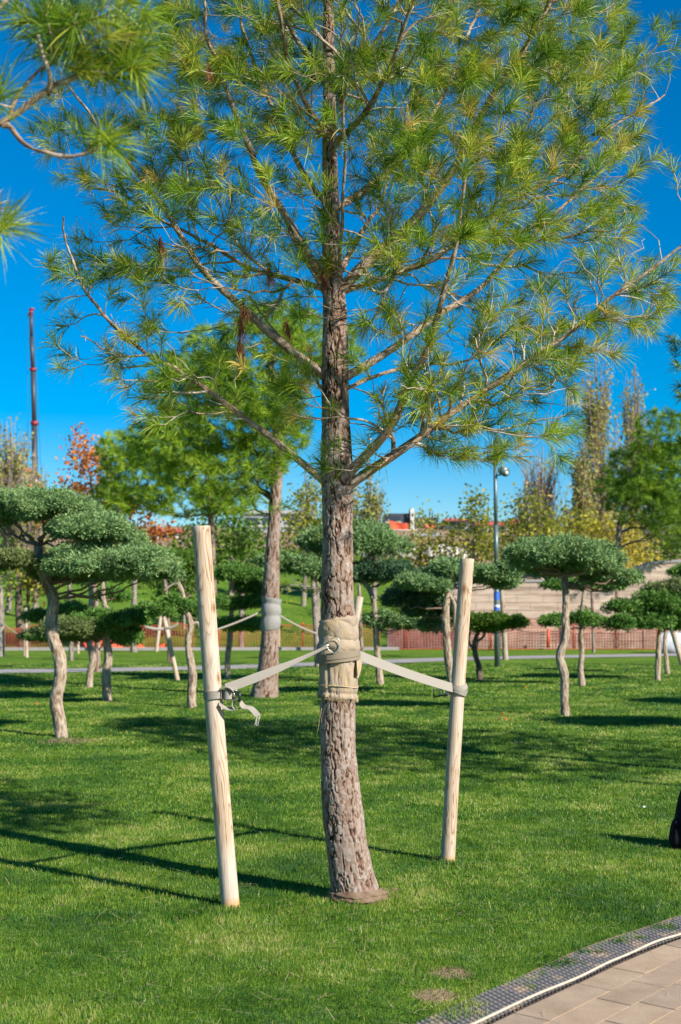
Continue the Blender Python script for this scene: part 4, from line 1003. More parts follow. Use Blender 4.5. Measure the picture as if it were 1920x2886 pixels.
h = Acc(); h.tube(A([c + A([.03, -.01, -.018]), c + A([-.01, -.012, -.020]), c + A([-.055, -.012, -.032])]), .003, 8); h.tube(A([c + A([.03, .01, -.018]), c + A([-.01, .012, -.020]), c + A([-.055, .012, -.032])]), .003, 8)
h.box(c + A([-.058, 0, -.006]), (.006, .03, .055)); h.build('handle', M['black_metal'], bb_)

# staked neighbour outside the right edge (its stake and strap shadows fall into view)
sb = (5.15, 10.9); gst = 'wooden support stakes round the trees'
make_stake('wooden stake in front of the pine outside the right edge', (4.75, 9.95, 0), (4.6, 9.9, 1.95), .047, far=True)
make_stake('wooden stake behind the pine outside the right edge', (5.9, 11.5, 0), (6.0, 11.55, 1.9), .047, far=True)
a = Acc(); q = sagline((5.1, 10.85, 1.35), (4.66, 9.95, 1.15), .01, 10); a.ribbon(q, np.tile(A([[0, 0, .025]]), (10, 1)), .003)
tag(a.build('tie_strap', M['strap']), 'grey strap on the staked pine outside the right edge', 'strap', straps)

# ---------------------------------------------------------------- junipers
def grp_pad(acc, c, rx, ry, rz, n, size, tone0=.5, lumps=None, seed=0):
    """cloud pad: lumps packed in a flat ellipsoid, each covered in scale-leaf sprays"""
    r0 = .44 * rz
    nl = lumps or int(np.clip(5 + rx * ry / (r0 * r0) * 1.1, 8, 90))
    u = rng.normal(0, 1, (nl, 3)); u = norm(u) * rng.random((nl, 1))**.42
    u[:, 2] = np.abs(u[:, 2]) * 1.15 - .5; u *= rng.uniform(.85, 1.14, (nl, 1))
    lc = A(c) + u * A([rx, ry, rz]) * .86
    lr = r0 * rng.uniform(.7, 1.25, nl)
    # cores
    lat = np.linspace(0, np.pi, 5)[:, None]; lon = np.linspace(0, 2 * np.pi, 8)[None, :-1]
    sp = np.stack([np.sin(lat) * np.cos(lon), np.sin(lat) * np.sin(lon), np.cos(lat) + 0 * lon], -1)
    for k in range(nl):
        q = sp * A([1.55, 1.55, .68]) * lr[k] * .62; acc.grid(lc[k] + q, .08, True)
    k = rng.choice(nl, n, p=lr**2 / (lr**2).sum())
    d = norm(rng.normal(0, 1, (n, 3)) + A([0, 0, .12])); p = lc[k] + d * lr[k][:, None] * A([1.35, 1.35, .8]) * rng.uniform(.72, 1.05, (n, 1)) * (1 + .42 * (rng.random((n, 1)) < .22))
    for rep in range(3):
        dd = norm(d * .8 + rng.normal(0, .65, (n, 3)) + A([0, 0, .15])); L = size * rng.uniform(.5, 1.2, (n, 1))
        wv = norm(np.cross(dd, rng.normal(0, 1, (n, 3)))) * L * .13; tip = p + dd * L; m_ = p + dd * L * .5
        v = np.stack([p, m_ + wv, tip, m_ - wv], 1).reshape(-1, 3); i = np.arange(n) * 4
        acc.add(v, None, np.stack([i, i + 1, i + 2, i + 3], -1), np.repeat(tone0 + .22 * d[:, 2] * 0 + rng.normal(0, .21, n), 4))
JG = 'cloud-pruned junipers on the lawn'
def make_juniper(label, base, tpts, pads, mat, bmat='bark_juniper', dens=1.0, forks=()):
    """tpts: (px,py,width px) from base up; pads: (cx,cy,rx,ry px[,depth off])"""
    b = G(*base[:2]); Y = b[1]; s = Y / FPX
    root = thing('juniper_tree', label, 'tree', tuple(b), JG)
    tp = [(*P(x, y, Y), w * s * .44) for x, y, w in tpts]; tp[0] = (tp[0][0], tp[0][1], -.03, tp[0][3])
    a = Acc(); st = max(.02, .0012 * Y); bark_tube(a, A(tp)[:, :3], A(tp)[:, 3], 30, st, .014, (.04, .08), int(base[0]), ragged=1)
    a.build('trunk', M[bmat], root)
    for pd in pads:
        cx, cy, rx, ry = pd[:4]; dz = pd[4] if len(pd) > 4 else 0
        c = P(cx, cy, Y + dz)
        W_, H_ = rx * s * 1.06, ry * s * 1.12; D_ = min(W_, 1.0) * .85
        px_area = (rx * 2) * (ry * 2) * .1258
        nn = int(np.clip(px_area * 3.6 * dens, 900, 20000))
        m_ = mat if len(pd) < 6 else pd[5]
        ac = Acc(); grp_pad(ac, c, W_, D_, H_, nn, max(.040, .0029 * Y)); ac.build('foliage_pad', M[m_], root, smooth_=False)
        # boughs from the trunk into the pad
        q0 = resample(A(tp)[:, :3], 40); low = q0[q0[:, 2] < c[2] + .05]
        if not len(low): low = q0
        i = np.argmin(np.linalg.norm(low - (c - A([0, 0, .25 * abs(W_)])), axis=1)); p0 = low[i]
        ba = Acc()
        for e in ([-.6, 0], [.6, .3], [.1, -.35]):
            tgt = c + A([e[0] * W_, e[1] * D_, -.05 * H_]); mid = p0 * .5 + tgt * .5 + A([0, 0, -.06 * np.linalg.norm(tgt - p0)]) + rng.normal(0, .06, 3)
            r0 = tp[-1][3] * .42; bq = resample(A([p0, mid, tgt]), 12); bq[1:-1] += rng.normal(0, .018, (10, 3)); ba.tube(bq, np.linspace(r0, r0 * .3, 12), 6, tone=.2, gc=True)
        ba.build('bough', M[bmat], root)
    for fk in forks:
        ba = Acc(); q = A([P(x, y, Y) for x, y, w in fk]); ba.tube(resample(q, 14), np.interp(np.linspace(0, 1, 14), np.linspace(0, 1, len(fk)), [w * s / 2 for x, y, w in fk]), 8, tone=.55, gc=True); ba.build('bough', M[bmat], root)
    return root
make_juniper('large blue-green juniper at the left with a thick leaning S-shaped trunk', (175, 2078),
  [(175, 2080, 40), (168, 2030, 38), (158, 1975, 38), (170, 1910, 38), (170, 1860, 38), (150, 1800, 37), (146, 1740, 36), (150, 1690, 34), (132, 1640, 32), (112, 1590, 28), (108, 1540, 24)],
  [(100, 1420, 175, 48), (-30, 1440, 90, 50, .4), (255, 1480, 130, 42, -.3), (330, 1520, 95, 35, .3), (300, 1575, 200, 50, -.3), (400, 1600, 110, 38, -.1), (10, 1575, 100, 32, -.3, 'juniper_olive'), (200, 1600, 120, 40, .3, 'juniper_olive')], 'juniper_blue', dens=1.25)
make_juniper('green juniper with two trunks of pads just right of the large left juniper', (303, 1976),
  [(303, 1978, 28), (300, 1900, 27), (306, 1850, 25), (300, 1790, 24), (308, 1740, 14), (292, 1690, 13), (290, 1640, 12)],
  [(195, 1765, 105, 30, -.2, 'juniper_olive'), (280, 1745, 85, 34, 0), (365, 1740, 75, 25, 0), (360, 1790, 45, 30, .2), (190, 1790, 120, 18, .5), (315, 1672, 60, 22, .3), (420, 1715, 50, 20, .1)], 'juniper_green')
make_juniper('dark green juniper with a short knobbly trunk behind the large left juniper', (252, 1938),
  [(252, 1940, 22), (254, 1900, 19), (262, 1860, 22), (250, 1800, 20), (256, 1700, 12), (254, 1640, 9)],
  [(200, 1715, 55, 22), (110, 1735, 50, 20, .2), (130, 1785, 70, 20, .4), (230, 1620, 120, 22, .5, 'juniper_olive')], 'juniper_green')
make_juniper('bright green juniper with a twisted half-shaded trunk left of the tall stake', (541, 1995),
  [(541, 1998, 29), (540, 1950, 27), (543, 1900, 26), (535, 1850, 22), (531, 1800, 20), (538, 1760, 17), (525, 1722, 15), (512, 1665, 12), (498, 1620, 11), (502, 1600, 10)],
  [(490, 1698, 55, 28), (555, 1712, 45, 26, .2), (520, 1585, 70, 38, .2, 'leaf_green'), (455, 1720, 35, 22, -.2)], 'juniper_green', forks=[[(541, 1760, 10), (556, 1755, 9), (565, 1775, 8)], [(500, 1640, 7), (482, 1650, 6), (462, 1665, 6)]])
make_juniper('juniper with three stacked flat pads between the left stake and the far pine', (643, 1916),
  [(643, 1918, 17), (641, 1870, 16), (648, 1800, 18), (652, 1740, 14), (652, 1660, 15), (656, 1610, 13)],
  [(665, 1612, 80, 24), (700, 1650, 55, 22, .4), (645, 1697, 75, 20), (720, 1690, 40, 22, .3), (680, 1757, 95, 20, 0, 'juniper_green')], 'juniper_green')
make_juniper('broad green juniper whose domed crown shows behind the pine trunk', (1072, 1930),
  [(1072, 1932, 24), (1068, 1880, 20), (1062, 1820, 18), (1060, 1770, 17), (1058, 1730, 15), (1040, 1660, 14), (1010, 1620, 14)],
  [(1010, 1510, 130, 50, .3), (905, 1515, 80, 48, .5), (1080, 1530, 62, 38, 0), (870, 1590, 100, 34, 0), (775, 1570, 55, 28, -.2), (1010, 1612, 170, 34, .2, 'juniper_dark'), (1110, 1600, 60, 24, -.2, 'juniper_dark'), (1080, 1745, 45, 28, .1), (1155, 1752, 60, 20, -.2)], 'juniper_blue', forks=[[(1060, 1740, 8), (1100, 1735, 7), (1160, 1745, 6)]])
make_juniper('wide-spreading juniper with pale trunk beside the right stake', (1268, 1965),
  [(1268, 1968, 28), (1272, 1920, 26), (1263, 1850, 25), (1258, 1780, 24), (1256, 1720, 23), (1260, 1680, 21), (1262, 1640, 18)],
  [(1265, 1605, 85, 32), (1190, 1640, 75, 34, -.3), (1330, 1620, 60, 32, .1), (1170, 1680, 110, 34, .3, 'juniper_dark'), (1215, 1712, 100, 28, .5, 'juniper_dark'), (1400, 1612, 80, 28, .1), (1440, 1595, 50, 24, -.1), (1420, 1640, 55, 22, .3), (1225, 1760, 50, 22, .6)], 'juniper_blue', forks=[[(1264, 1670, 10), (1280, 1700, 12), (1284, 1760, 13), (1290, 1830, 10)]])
make_juniper('small bright green juniper with dark thin trunk right of the right stake', (1353, 1918),
  [(1353, 1920, 20), (1350, 1880, 17), (1338, 1830, 15), (1340, 1800, 12), (1350, 1780, 10)],
  [(1375, 1755, 75, 30), (1445, 1750, 50, 22, -.2), (1320, 1745, 40, 30, .3)], 'leaf_green', 'bark_dark', forks=[[(1338, 1835, 8), (1322, 1810, 7), (1325, 1780, 6)], [(1341, 1810, 8), (1362, 1795, 7), (1370, 1770, 6)]])
make_juniper('large flat-topped juniper at the right with a tall curved bare trunk', (1594, 2018),
  [(1594, 2020, 27), (1591, 1960, 24), (1590, 1900, 26), (1578, 1850, 26), (1592, 1800, 24), (1594, 1740, 22), (1595, 1680, 20), (1590, 1620, 22)],
  [(1600, 1560, 165, 48), (1500, 1560, 70, 40, .2), (1680, 1580, 85, 34, 0), (1700, 1620, 80, 30, .2), (1780, 1625, 50, 24, -.1), (1560, 1600, 90, 26, .4), (1455, 1550, 30, 18, -.3)], 'juniper_blue', dens=1.3, forks=[[(1598, 1625, 9), (1670, 1615, 7), (1740, 1650, 6)]])
make_juniper('juniper with knobbly pale trunk and dark thin flat pads behind the tall curved one', (1642, 1933),
  [(1642, 1936, 22), (1636, 1890, 18), (1640, 1840, 14), (1638, 1790, 14), (1640, 1755, 12), (1643, 1700, 11), (1648, 1650, 9)],
  [(1640, 1737, 45, 24), (1555, 1745, 45, 20, 0), (1690, 1752, 40, 14, .1), (1750, 1750, 36, 26, -.1), (1630, 1645, 75, 16, .3), (1560, 1645, 40, 15, .2), (1720, 1650, 50, 12, .4)], 'juniper_green', forks=[[(1641, 1758, 7), (1670, 1763, 6), (1720, 1768, 5)]])
make_juniper('dense green juniper at the right edge behind the leaning stake', (1853, 1918),
  [(1853, 1920, 18), (1855, 1860, 16), (1857, 1810, 14), (1860, 1770, 12)],
  [(1850, 1700, 85, 40), (1760, 1705, 55, 20, -.2), (1900, 1660, 90, 32, .2, 'juniper_olive'), (1830, 1745, 75, 28, -.1), (1930, 1740, 60, 40, .2)], 'juniper_green')
make_juniper('thin-trunked juniper half hidden at the far right edge', (1882, 1900),
  [(1882, 1902, 15), (1878, 1860, 13), (1874, 1810, 12), (1880, 1760, 11)],
  [(1930, 1610, 50, 20), (1900, 1720, 40, 24)], 'juniper_green')
# two more beyond the right edge: their shadows lie across the lawn
for (xb, yb, lb) in [(6.3, 15.2, 'round juniper standing just outside the right edge of the lawn'), (8.2, 18.6, 'second juniper farther back outside the right edge of the lawn')]:
    px = CX + xb / yb * FPX; py = 1700 + FPX * HC / yb; q = FPX / yb
    make_juniper(lb, (px, py), [(px, py, .14 * q), (px + 10, py - .8 * q, .12 * q), (px, py - 1.7 * q, .1 * q)], [(px, py - 2.2 * q, 1.1 * q, .3 * q), (px - .6 * q, py - 1.8 * q, .8 * q, .25 * q, .4)], 'juniper_green', dens=.6)

# ---------------------------------------------------------------- far pines
def ell_targets(ells, Y, n, dR):
    w_ = A([e[2] * e[3] * (e[4] if len(e) > 4 else 1) for e in ells]); w_ = w_ / w_.sum(); out = []
    for _ in range(n):
        e = ells[rng.choice(len(ells), p=w_)]; a_ = rng.uniform(0, 6.283); r = math.sqrt(rng.random())
        d_ = dR * math.sqrt(max(0, 1 - r * r)) * rng.uniform(-1, 1); out.append(P(e[0] + e[2] * r * math.cos(a_), e[1] + e[3] * r * math.sin(a_), Y + d_))
    return A(out)
def far_pine(label, base, tpts, ells, n, ndl, dR, seed, Yo=None, group='pines behind the junipers', rt=.0035):
    b = G(*base); Y = b[1]; s = Y / FPX
    tr = [(*P(x, y, Y), w * s / 2) for x, y, w in tpts]; tr[0] = (tr[0][0], tr[0][1], -.03, tr[0][3])
    tg = ell_targets(ells, Y, n, dR)
    return make_pine(label, b, tr, [], tg, ndl, seg=.35, up=.4, detail=False, group=group, nmat='needle_far', bmat='bark_pine', lmat='bark_dark', tmat='bark_dark', rt=rt, nu=60, step=.03, barkamp=.02, cell=(.06, .11), seed=seed, split=False, sides=4)
far_pine('tall pine with pale wrapped leaning trunk left of the main pine', (742, 1965),
  [(742, 1968, 78), (752, 1920, 62), (758, 1850, 52), (762, 1760, 46), (764, 1650, 44), (768, 1550, 38), (774, 1450, 32), (780, 1350, 30), (784, 1250, 26), (775, 1150, 22), (765, 1050, 18), (760, 950, 14), (750, 880, 6)],
  [(700, 1010, 230, 110), (560, 1090, 150, 90), (620, 1190, 200, 80), (480, 1240, 130, 80), (620, 1330, 170, 70), (880, 960, 130, 70), (780, 900, 120, 50), (960, 1000, 70, 50, .5), (700, 1420, 110, 40, .3), (770, 1210, 110, 80), (730, 1120, 140, 80), (690, 1290, 130, 70)],
  2300, (30, .18, .0085, 1.1, .08, .1, .64, .24), 1.8, 41)
far_pine('darker pine standing between the orange tree and the wrapped pine', (600, 1832),
  [(604, 1835, 18), (602, 1700, 18), (598, 1550, 17), (592, 1420, 15), (580, 1320, 9), (560, 1240, 5)],
  [(400, 1340, 120, 100), (350, 1265, 80, 60), (330, 1400, 70, 60), (520, 1400, 130, 60), (480, 1280, 120, 60), (640, 1400, 90, 50)],
  1500, (18, .28, .019, 1.0, .1, .1, .60, .24), 2.2, 43)
far_pine('big round pine at the right edge behind the poplars', (1737, 1829),
  [(1737, 1832, 19), (1736, 1700, 18), (1740, 1560, 16), (1755, 1440, 13), (1800, 1330, 10), (1850, 1230, 5)],
  [(1870, 1230, 95, 75), (1800, 1330, 95, 80), (1890, 1340, 100, 90), (1820, 1420, 110, 70), (1910, 1470, 100, 80), (1730, 1370, 50, 50, .5)],
  1500, (18, .30, .020, 1.0, .1, .1, .38, .24), 2.6, 45)

# wrap and straps on the far pine
Yp = G(742, 1965)[1]; sp_ = Yp / FPX
ww = thing('tree_wrap', 'pale grey cloth wrap round the trunk of the leaning pine behind', 'tree wrap', tuple(P(764, 1760, Yp)))
a = Acc(); n, m = 40, 48; th = np.arange(m) / m * 2 * np.pi; V = np.zeros((n, m, 3)); g = np.zeros((n, m, 3))
for i in range(n):
    f = i / (n - 1); c = P(763 + 3 * f, 1775 - 90 * f, Yp); r_ = sp_ * (25.5 + 3.2 * abs(math.sin(f * 8)))
    V[i] = np.stack([c[0] + r_ * np.cos(th), Yp + r_ * np.sin(th), c[2] + .03 * np.cos(th * 1 + f * 3)], -1); g[i] = np.stack([r_ * np.cos(th), r_ * np.sin(th), 0 * th + c[2]], -1)
a.grid(V, .5, True, g.reshape(-1, 3)); a.build('cloth', M['burlap_grey'], ww)
def far_strap(label, p0, p1, w_=.018):
    a = Acc(); q = sagline(p0, p1, .03, 10); a.ribbon(q, np.tile(A([[0, 0, w_]]), (10, 1)), .005); tag(a.build('tie_strap', M['strap']), label, 'strap', straps)
far_strap('thin pale strap from the wrapped leaning pine to the right', P(786, 1733, Yp), P(905, 1790, Yp + 1.3))
far_strap('thin pale strap from the wrapped leaning pine to the left', P(740, 1722, Yp), P(560, 1790, Yp - .5))

# far stakes
def fstake(label, bx, by, tx, ty, wpx, dY=0):
    b = G(bx, by); make_stake(label, b, P(tx, ty, b[1] + dY), wpx * b[1] / FPX / 2, far=True, segs=12, foot=False)
fstake('leaning pale stake with strap tied near its top, left of the twisted juniper', 501, 1918, 452, 1692, 13)
fstake('thin pale stake leaning behind the other one on the left', 441, 1836, 453, 1735, 10)
fstake('pale upright stake near the left edge', 76, 1853, 73, 1713, 9)
fstake('short pale post behind the left junipers', 221, 1842, 221, 1806, 7)
fstake('stake standing against the far side of the leaning pine', 786, 1826, 782, 1660, 9)
fstake('pale stake leaning out behind the main pine trunk', 975, 1905, 1014, 1682, 21)
fstake('weathered grey stake leaning at the right edge', 1925, 1878, 1864, 1664, 16)
fstake('stake hidden behind the pale stake near the left edge', 70, 1848, 70, 1760, 7)
far_strap('pale strap from the left edge down to the upright stake', P(-60, 1700, 33), P(74, 1805, 33))
far_strap('pale strap tied to the leaning stake left of the twisted juniper', P(405, 1763, 26), P(462, 1772, 26.3), .03)
far_strap('pale strap running right from the leaning stake', P(468, 1770, 26), P(502, 1757, 26), .03)

# ---------------------------------------------------------------- leafy trees
def leaves(acc, pts, size, tone0=.5, tv=.25, stretch=1.5):
    n = len(pts); d = norm(rng.normal(0, 1, (n, 3)) + A([0, 0, -.3])); L = size * rng.uniform(.6, 1.3, (n, 1)); wv = norm(np.cross(d, rng.normal(0, 1, (n, 3)))) * L / stretch / 2
    fold = norm(np.cross(d, wv)) * L * .12
    v = np.stack([pts, pts + d * L * .5 + wv + fold, pts + d * L, pts + d * L * .5 - wv + fold], 1).reshape(-1, 3); i = np.arange(n) * 4
    acc.add(v, np.vstack([np.stack([i, i + 1, i + 2], -1), np.stack([i, i + 2, i + 3], -1)]), None, np.repeat(rng.normal(tone0, tv, n), 4))
def leafy(label, base, tpts, ells, n, per, size, mat, bmat='bark_grey', dR=1.4, spread=.25, group=None, name='leafy_tree', cat='tree', rt=.009, ground=None, Y=None, tone0=.5, up=.3, forkz=None, zig=1, seg=.4):
    if Y is None: b = G(*base); Y = b[1]
    else: b = P(base[0], base[1], Y); b[2] = float(hillz(A(b[0]), A(Y))) - .05
    s = Y / FPX; root = thing(name, label, cat, tuple(b), group)
    tr = A([(*P(x, y, Y), w_ * s / 2) for x, y, w_ in tpts]); tr = np.vstack([[b[0], b[1], b[2] - .05, tr[0, 3]], tr[1:]])
    a = Acc(); bark_tube(a, tr[:, :3], tr[:, 3], 16, .08, .01, (.08, .2), int(abs(base[0]))); a.build('trunk', M[bmat], root)
    sk = Skel(); q = resample(tr, 24); sk.chain(q[:, :3], q[:, 3], -1, 0); k0 = int(24 * (forkz if forkz is not None else .45)); sk.att[:k0] = False
    tg = ell_targets(ells, Y, n, dR); tips = grow(sk, tg, (b[0], b[1]), seg, up, .25, .06); sk.radii(rt, .45)
    tw = skel_tubes(sk, 4)
    if 0 in tw: tw[0].build('branches', M[bmat], root)
    pts = np.repeat(sk.pos[tips], per, 0) + rng.normal(0, spread, (len(tips) * per, 3)) * A([1, 1, .8]); c = Acc()
    leaves(c, pts, size, tone0); c.build('crown', M[mat], root, smooth_=False); return root
leafy('autumn tree with bright orange and rust leaves behind the left juniper', (300, 1835), [(300, 1835, 16), (295, 1700, 15), (285, 1550, 12), (270, 1450, 9), (255, 1350, 5)],
  [(250, 1330, 75, 90), (235, 1250, 45, 50, .45), (180, 1390, 70, 35, .6), (280, 1420, 100, 60), (350, 1470, 90, 60), (430, 1510, 60, 30, .7), (330, 1540, 120, 50, .6), (200, 1480, 80, 40)], 330, 13, .16, 'leaf_orange', 'bark_dark', 1.3, .17, Y=47, up=.6)
YG = 'yellowing small trees above the block wall'
leafy('yellow-green small tree above the low end of the block wall', (1180, 1600), [(1180, 1640, 8), (1185, 1580, 7), (1190, 1520, 5)], [(1150, 1570, 60, 40), (1220, 1510, 60, 55), (1250, 1570, 50, 40), (1190, 1450, 25, 20, .3)], 160, 9, .17, 'leaf_yellow', group=YG, Y=54, spread=.3)
leafy('brownish green small tree just left of the lamp post', (1330, 1600), [(1330, 1640, 9), (1335, 1560, 8), (1340, 1480, 5)], [(1350, 1440, 40, 60), (1320, 1520, 55, 50), (1370, 1530, 45, 50), (1345, 1400, 18, 25, .5)], 170, 9, .17, 'leaf_yellow', group=YG, Y=53, tone0=.25, spread=.25)
leafy('dark olive small tree just right of the lamp post', (1480, 1600), [(1480, 1640, 9), (1480, 1560, 8), (1490, 1480, 5)], [(1490, 1450, 50, 60), (1450, 1520, 50, 50), (1530, 1500, 50, 50), (1500, 1395, 20, 20, .4)], 170, 9, .18, 'leaf_yellow', group=YG, Y=55, tone0=.2, spread=.28)
leafy('low yellow tree behind the flat-topped juniper', (1610, 1600), [(1610, 1640, 9), (1612, 1560, 7), (1615, 1500, 5)], [(1600, 1480, 60, 45), (1650, 1510, 60, 50), (1570, 1520, 50, 40)], 170, 9, .18, 'leaf_yellow', group=YG, Y=57, spread=.3)
leafy('golden yellow tree under the big right pine', (1750, 1600), [(1750, 1640, 9), (1760, 1570, 7), (1770, 1520, 5)], [(1760, 1500, 60, 60), (1790, 1570, 60, 45), (1700, 1510, 40, 40)], 200, 9, .18, 'leaf_yellow', group=YG, Y=56, tone0=.75, spread=.3)
leafy('shadowy green tree at the right edge below the pine', (1880, 1600), [(1880, 1640, 10), (1880, 1570, 8), (1885, 1500, 5)], [(1880, 1560, 70, 60), (1910, 1490, 60, 60)], 200, 9, .19, 'leaf_green', group=YG, Y=58, spread=.3)
leafy('russet and olive tree behind the main trunk', (900, 1600), [(895, 1640, 10), (890, 1560, 8), (880, 1440, 5)], [(870, 1440, 60, 70), (850, 1520, 70, 50), (905, 1370, 40, 40, .5), (930, 1470, 50, 50)], 190, 9, .17, 'leaf_yellow', Y=52, tone0=.3, spread=.28)
leafy('leafy green tree between the left stake and the leaning pine', (655, 1600), [(655, 1700, 13), (652, 1600, 11), (648, 1500, 8)], [(640, 1500, 90, 60), (700, 1540, 60, 50), (560, 1540, 60, 60), (620, 1590, 90, 40)], 300, 10, .18, 'leaf_green', 'bark_dark', Y=50, spread=.35)
leafy('bright green shrub on the slope left of the tall stake', (520, 1640), [(520, 1680, 8), (520, 1640, 6), (520, 1600, 4)], [(530, 1590, 70, 45), (500, 1650, 70, 40), (420, 1620, 60, 35)], 200, 12, .16, 'leaf_green', Y=54, spread=.3, name='shrub', cat='shrub', tone0=.7)
leafy('yellow-green low shrub at the left edge above the large juniper', (10, 1450), [(10, 1640, 8), (10, 1450, 6), (15, 1400, 4)], [(0, 1380, 70, 40), (30, 1340, 50, 30), (0, 1430, 90, 40)], 220, 12, .18, 'leaf_green', Y=60, spread=.35, name='shrub', cat='shrub', tone0=.85)
leafy('grey-trunked plane tree with bare upswept limbs against the block wall', (1511, 1824), [(1511, 1826, 15), (1511, 1740, 14), (1510, 1690, 14), (1508, 1660, 10)], [(1500, 1600, 60, 35), (1530, 1560, 50, 40), (1470, 1650, 30, 18, .4), (1560, 1640, 30, 20, .4)], 70, 3, .15, 'leaf_yellow', 'bark_grey', 1.0, .2, forkz=.8)
leafy('pale straight trunk with small dark crown right of the lamp post', (1425, 1860), [(1425, 1862, 16), (1421, 1780, 14), (1416, 1700, 13), (1413, 1650, 12), (1420, 1600, 8)], [(1430, 1590, 45, 30), (1450, 1570, 30, 20), (1395, 1620, 30, 15)], 45, 6, .12, 'leaf_green', 'bark_juniper', .8, .15, forkz=.75)
leafy('bare-limbed tree with spreading low branches left of the main trunk', (896, 1880), [(896, 1882, 17), (892, 1800, 16), (888, 1720, 15), (884, 1660, 14), (880, 1600, 10)], [(820, 1660, 70, 25), (860, 1600, 60, 30), (930, 1640, 40, 30)], 60, 3, .12, 'leaf_yellow', 'bark_grey', .9, .15, forkz=.55, tone0=.3)
BT = 'dark-trunked trees at the left edge'
leafy('dark-trunked tree with spreading bare limbs by the left edge', (62, 1828), [(62, 1830, 22), (54, 1740, 20), (52, 1660, 18), (50, 1610, 14), (45, 1560, 8)], [(50, 1600, 90, 45), (0, 1640, 50, 30), (110, 1640, 50, 35)], 110, 5, .17, 'leaf_yellow', 'bark_dark', 1.4, .3, forkz=.6, tone0=.25, group=BT)
leafy('grey-trunked tree cut by the left edge', (3, 1850), [(3, 1852, 22), (3, 1760, 20), (0, 1680, 17), (-10, 1600, 12)], [(-20, 1600, 70, 50), (0, 1540, 50, 30)], 70, 6, .16, 'leaf_green', 'bark_grey', 1.2, .3, forkz=.6, group=BT)
leafy('thin dark tree with rusty leaves right of the spreading left tree', (82, 1800), [(82, 1826, 10), (80, 1740, 9), (80, 1660, 9), (82, 1600, 6)], [(100, 1650, 45, 40), (90, 1600, 50, 30)], 80, 5, .16, 'leaf_orange', 'bark_dark', 1.0, .3, forkz=.6, tone0=.05, Y=46, group=BT)
# bare trunks among the junipers
def bare(label, bx, by, pts, cr, n=24, mat='leaf_green', bm='bark_grey'):
    leafy(label, (bx, by), [(bx, by + 2, pts[0])] + [(x, y, w_) for x, y, w_ in pts[1:]], cr, n, 6, .14, mat, bm, 1.0, .2, forkz=.8, group='slim trunks among the left junipers')
bare('slim brown trunk left of the knobbly juniper trunk', 202, 1862, [14, (200, 1780, 13), (198, 1700, 12), (196, 1640, 10), (200, 1570, 6)], [(200, 1580, 60, 25)])
bare('slim straight trunk between the two knobbly juniper trunks', 275, 1894, [18, (274, 1800, 16), (270, 1700, 15), (266, 1640, 12), (270, 1570, 7)], [(270, 1580, 60, 25)], bm='bark_pine')
bare('grey furrowed trunk in front of the orange netting', 378, 1838, [18, (377, 1780, 16), (378, 1700, 15), (380, 1640, 13), (385, 1560, 8)], [(390, 1560, 80, 30)])
bare('reddish thin trunk behind the leaning stake', 478, 1868, [11, (476, 1780, 10), (470, 1700, 10), (466, 1640, 9), (460, 1580, 6)], [(460, 1580, 50, 25)], bm='bark_pine')
bare('dark bluish trunk behind the stacked-pad juniper', 680, 1828, [15, (681, 1740, 14), (682, 1660, 13), (684, 1600, 9)], [(690, 1590, 60, 30)])
bare('thin reddish trunk just right of the main pine', 1020, 1838, [11, (1017, 1780, 10), (1014, 1700, 9), (1012, 1640, 8), (1010, 1600, 5)], [(1010, 1610, 50, 25)], bm='bark_pine')
bare('very thin tan trunk behind the flat-topped juniper', 1673, 1840, [9, (1671, 1760, 8), (1669, 1680, 8), (1668, 1640, 6)], [(1670, 1620, 40, 18)], bm='bark_pine')

# poplars
def poplar(label, px, Y, top, hw, nst, nl, mat='leaf_poplar', seed=0, size=.16, tone0=.5, low=1600, twm='twig_far', sz=1):
    b = P(px, 1700, Y); b[2] = float(hillz(A(b[0]), A(Y))) - .05; s = Y / FPX; H = P(px, top, Y)[2] - b[2]; zl = max(.5, P(px, low, Y)[2] - b[2])
    root = thing('poplar_tree', label, 'tree', tuple(b), 'slender poplars behind the park')
    a = Acc(); tp = A([[b[0] + .1 * math.sin(f * 4 + px), b[1], b[2] + H * f * .93] for f in np.linspace(0, 1, 10)]); bark_tube(a, tp, np.linspace(.13, .02, 10) * sz, 12, .2, .01, (.1, .2), 3); a.build('trunk', M['bark_grey'], root)
    tw = Acc(); lp = []
    for k in range(int(nst * .7)):
        f0 = rng.uniform(.05, .75); z0 = b[2] + zl * .4 + (H - zl * .4) * f0 * .8; az = rng.uniform(0, 6.283); Lb = rng.uniform(.18, .5) * H * (1 - f0 * .5); w_ = hw * s * rng.uniform(.3, 1) * (1 - .6 * f0)
        f = np.linspace(0, 1, 8); wx = w_ * (1 - (1 - f)**2)
        q = np.stack([b[0] + wx * math.cos(az), b[1] + wx * math.sin(az), np.minimum(z0 + Lb * f, b[2] + H)], -1) + rng.normal(0, .04, (8, 3)); tw.tube(q, np.linspace(.024, .008, 8) * sz, 4, cap=False, gc=True, tone=rng.random())
        for j in range(2):
            i0 = rng.integers(2, 6); e = q[i0] + A([rng.normal(0, .25), rng.normal(0, .25), rng.uniform(.4, 1.1)]); tw.tube(np.linspace(q[i0], e, 4), [.008 * sz, .007 * sz, .006 * sz, .004 * sz], 3, cap=False, gc=True, tone=rng.random()); lp.append(np.linspace(q[i0], e, 6))
        lp.append(q[1:])
    tw.build('branches', M[twm], root); lp = np.vstack(lp); pts = lp[rng.integers(0, len(lp), nl)] + rng.normal(0, .13, (nl, 3)); c = Acc(); leaves(c, pts, size, tone0); c.build('crown', M[mat], root, smooth_=False)
poplar('tall slender poplar at the right, the taller one', 1690, 62, 930, 85, 170, 4200, size=.17)
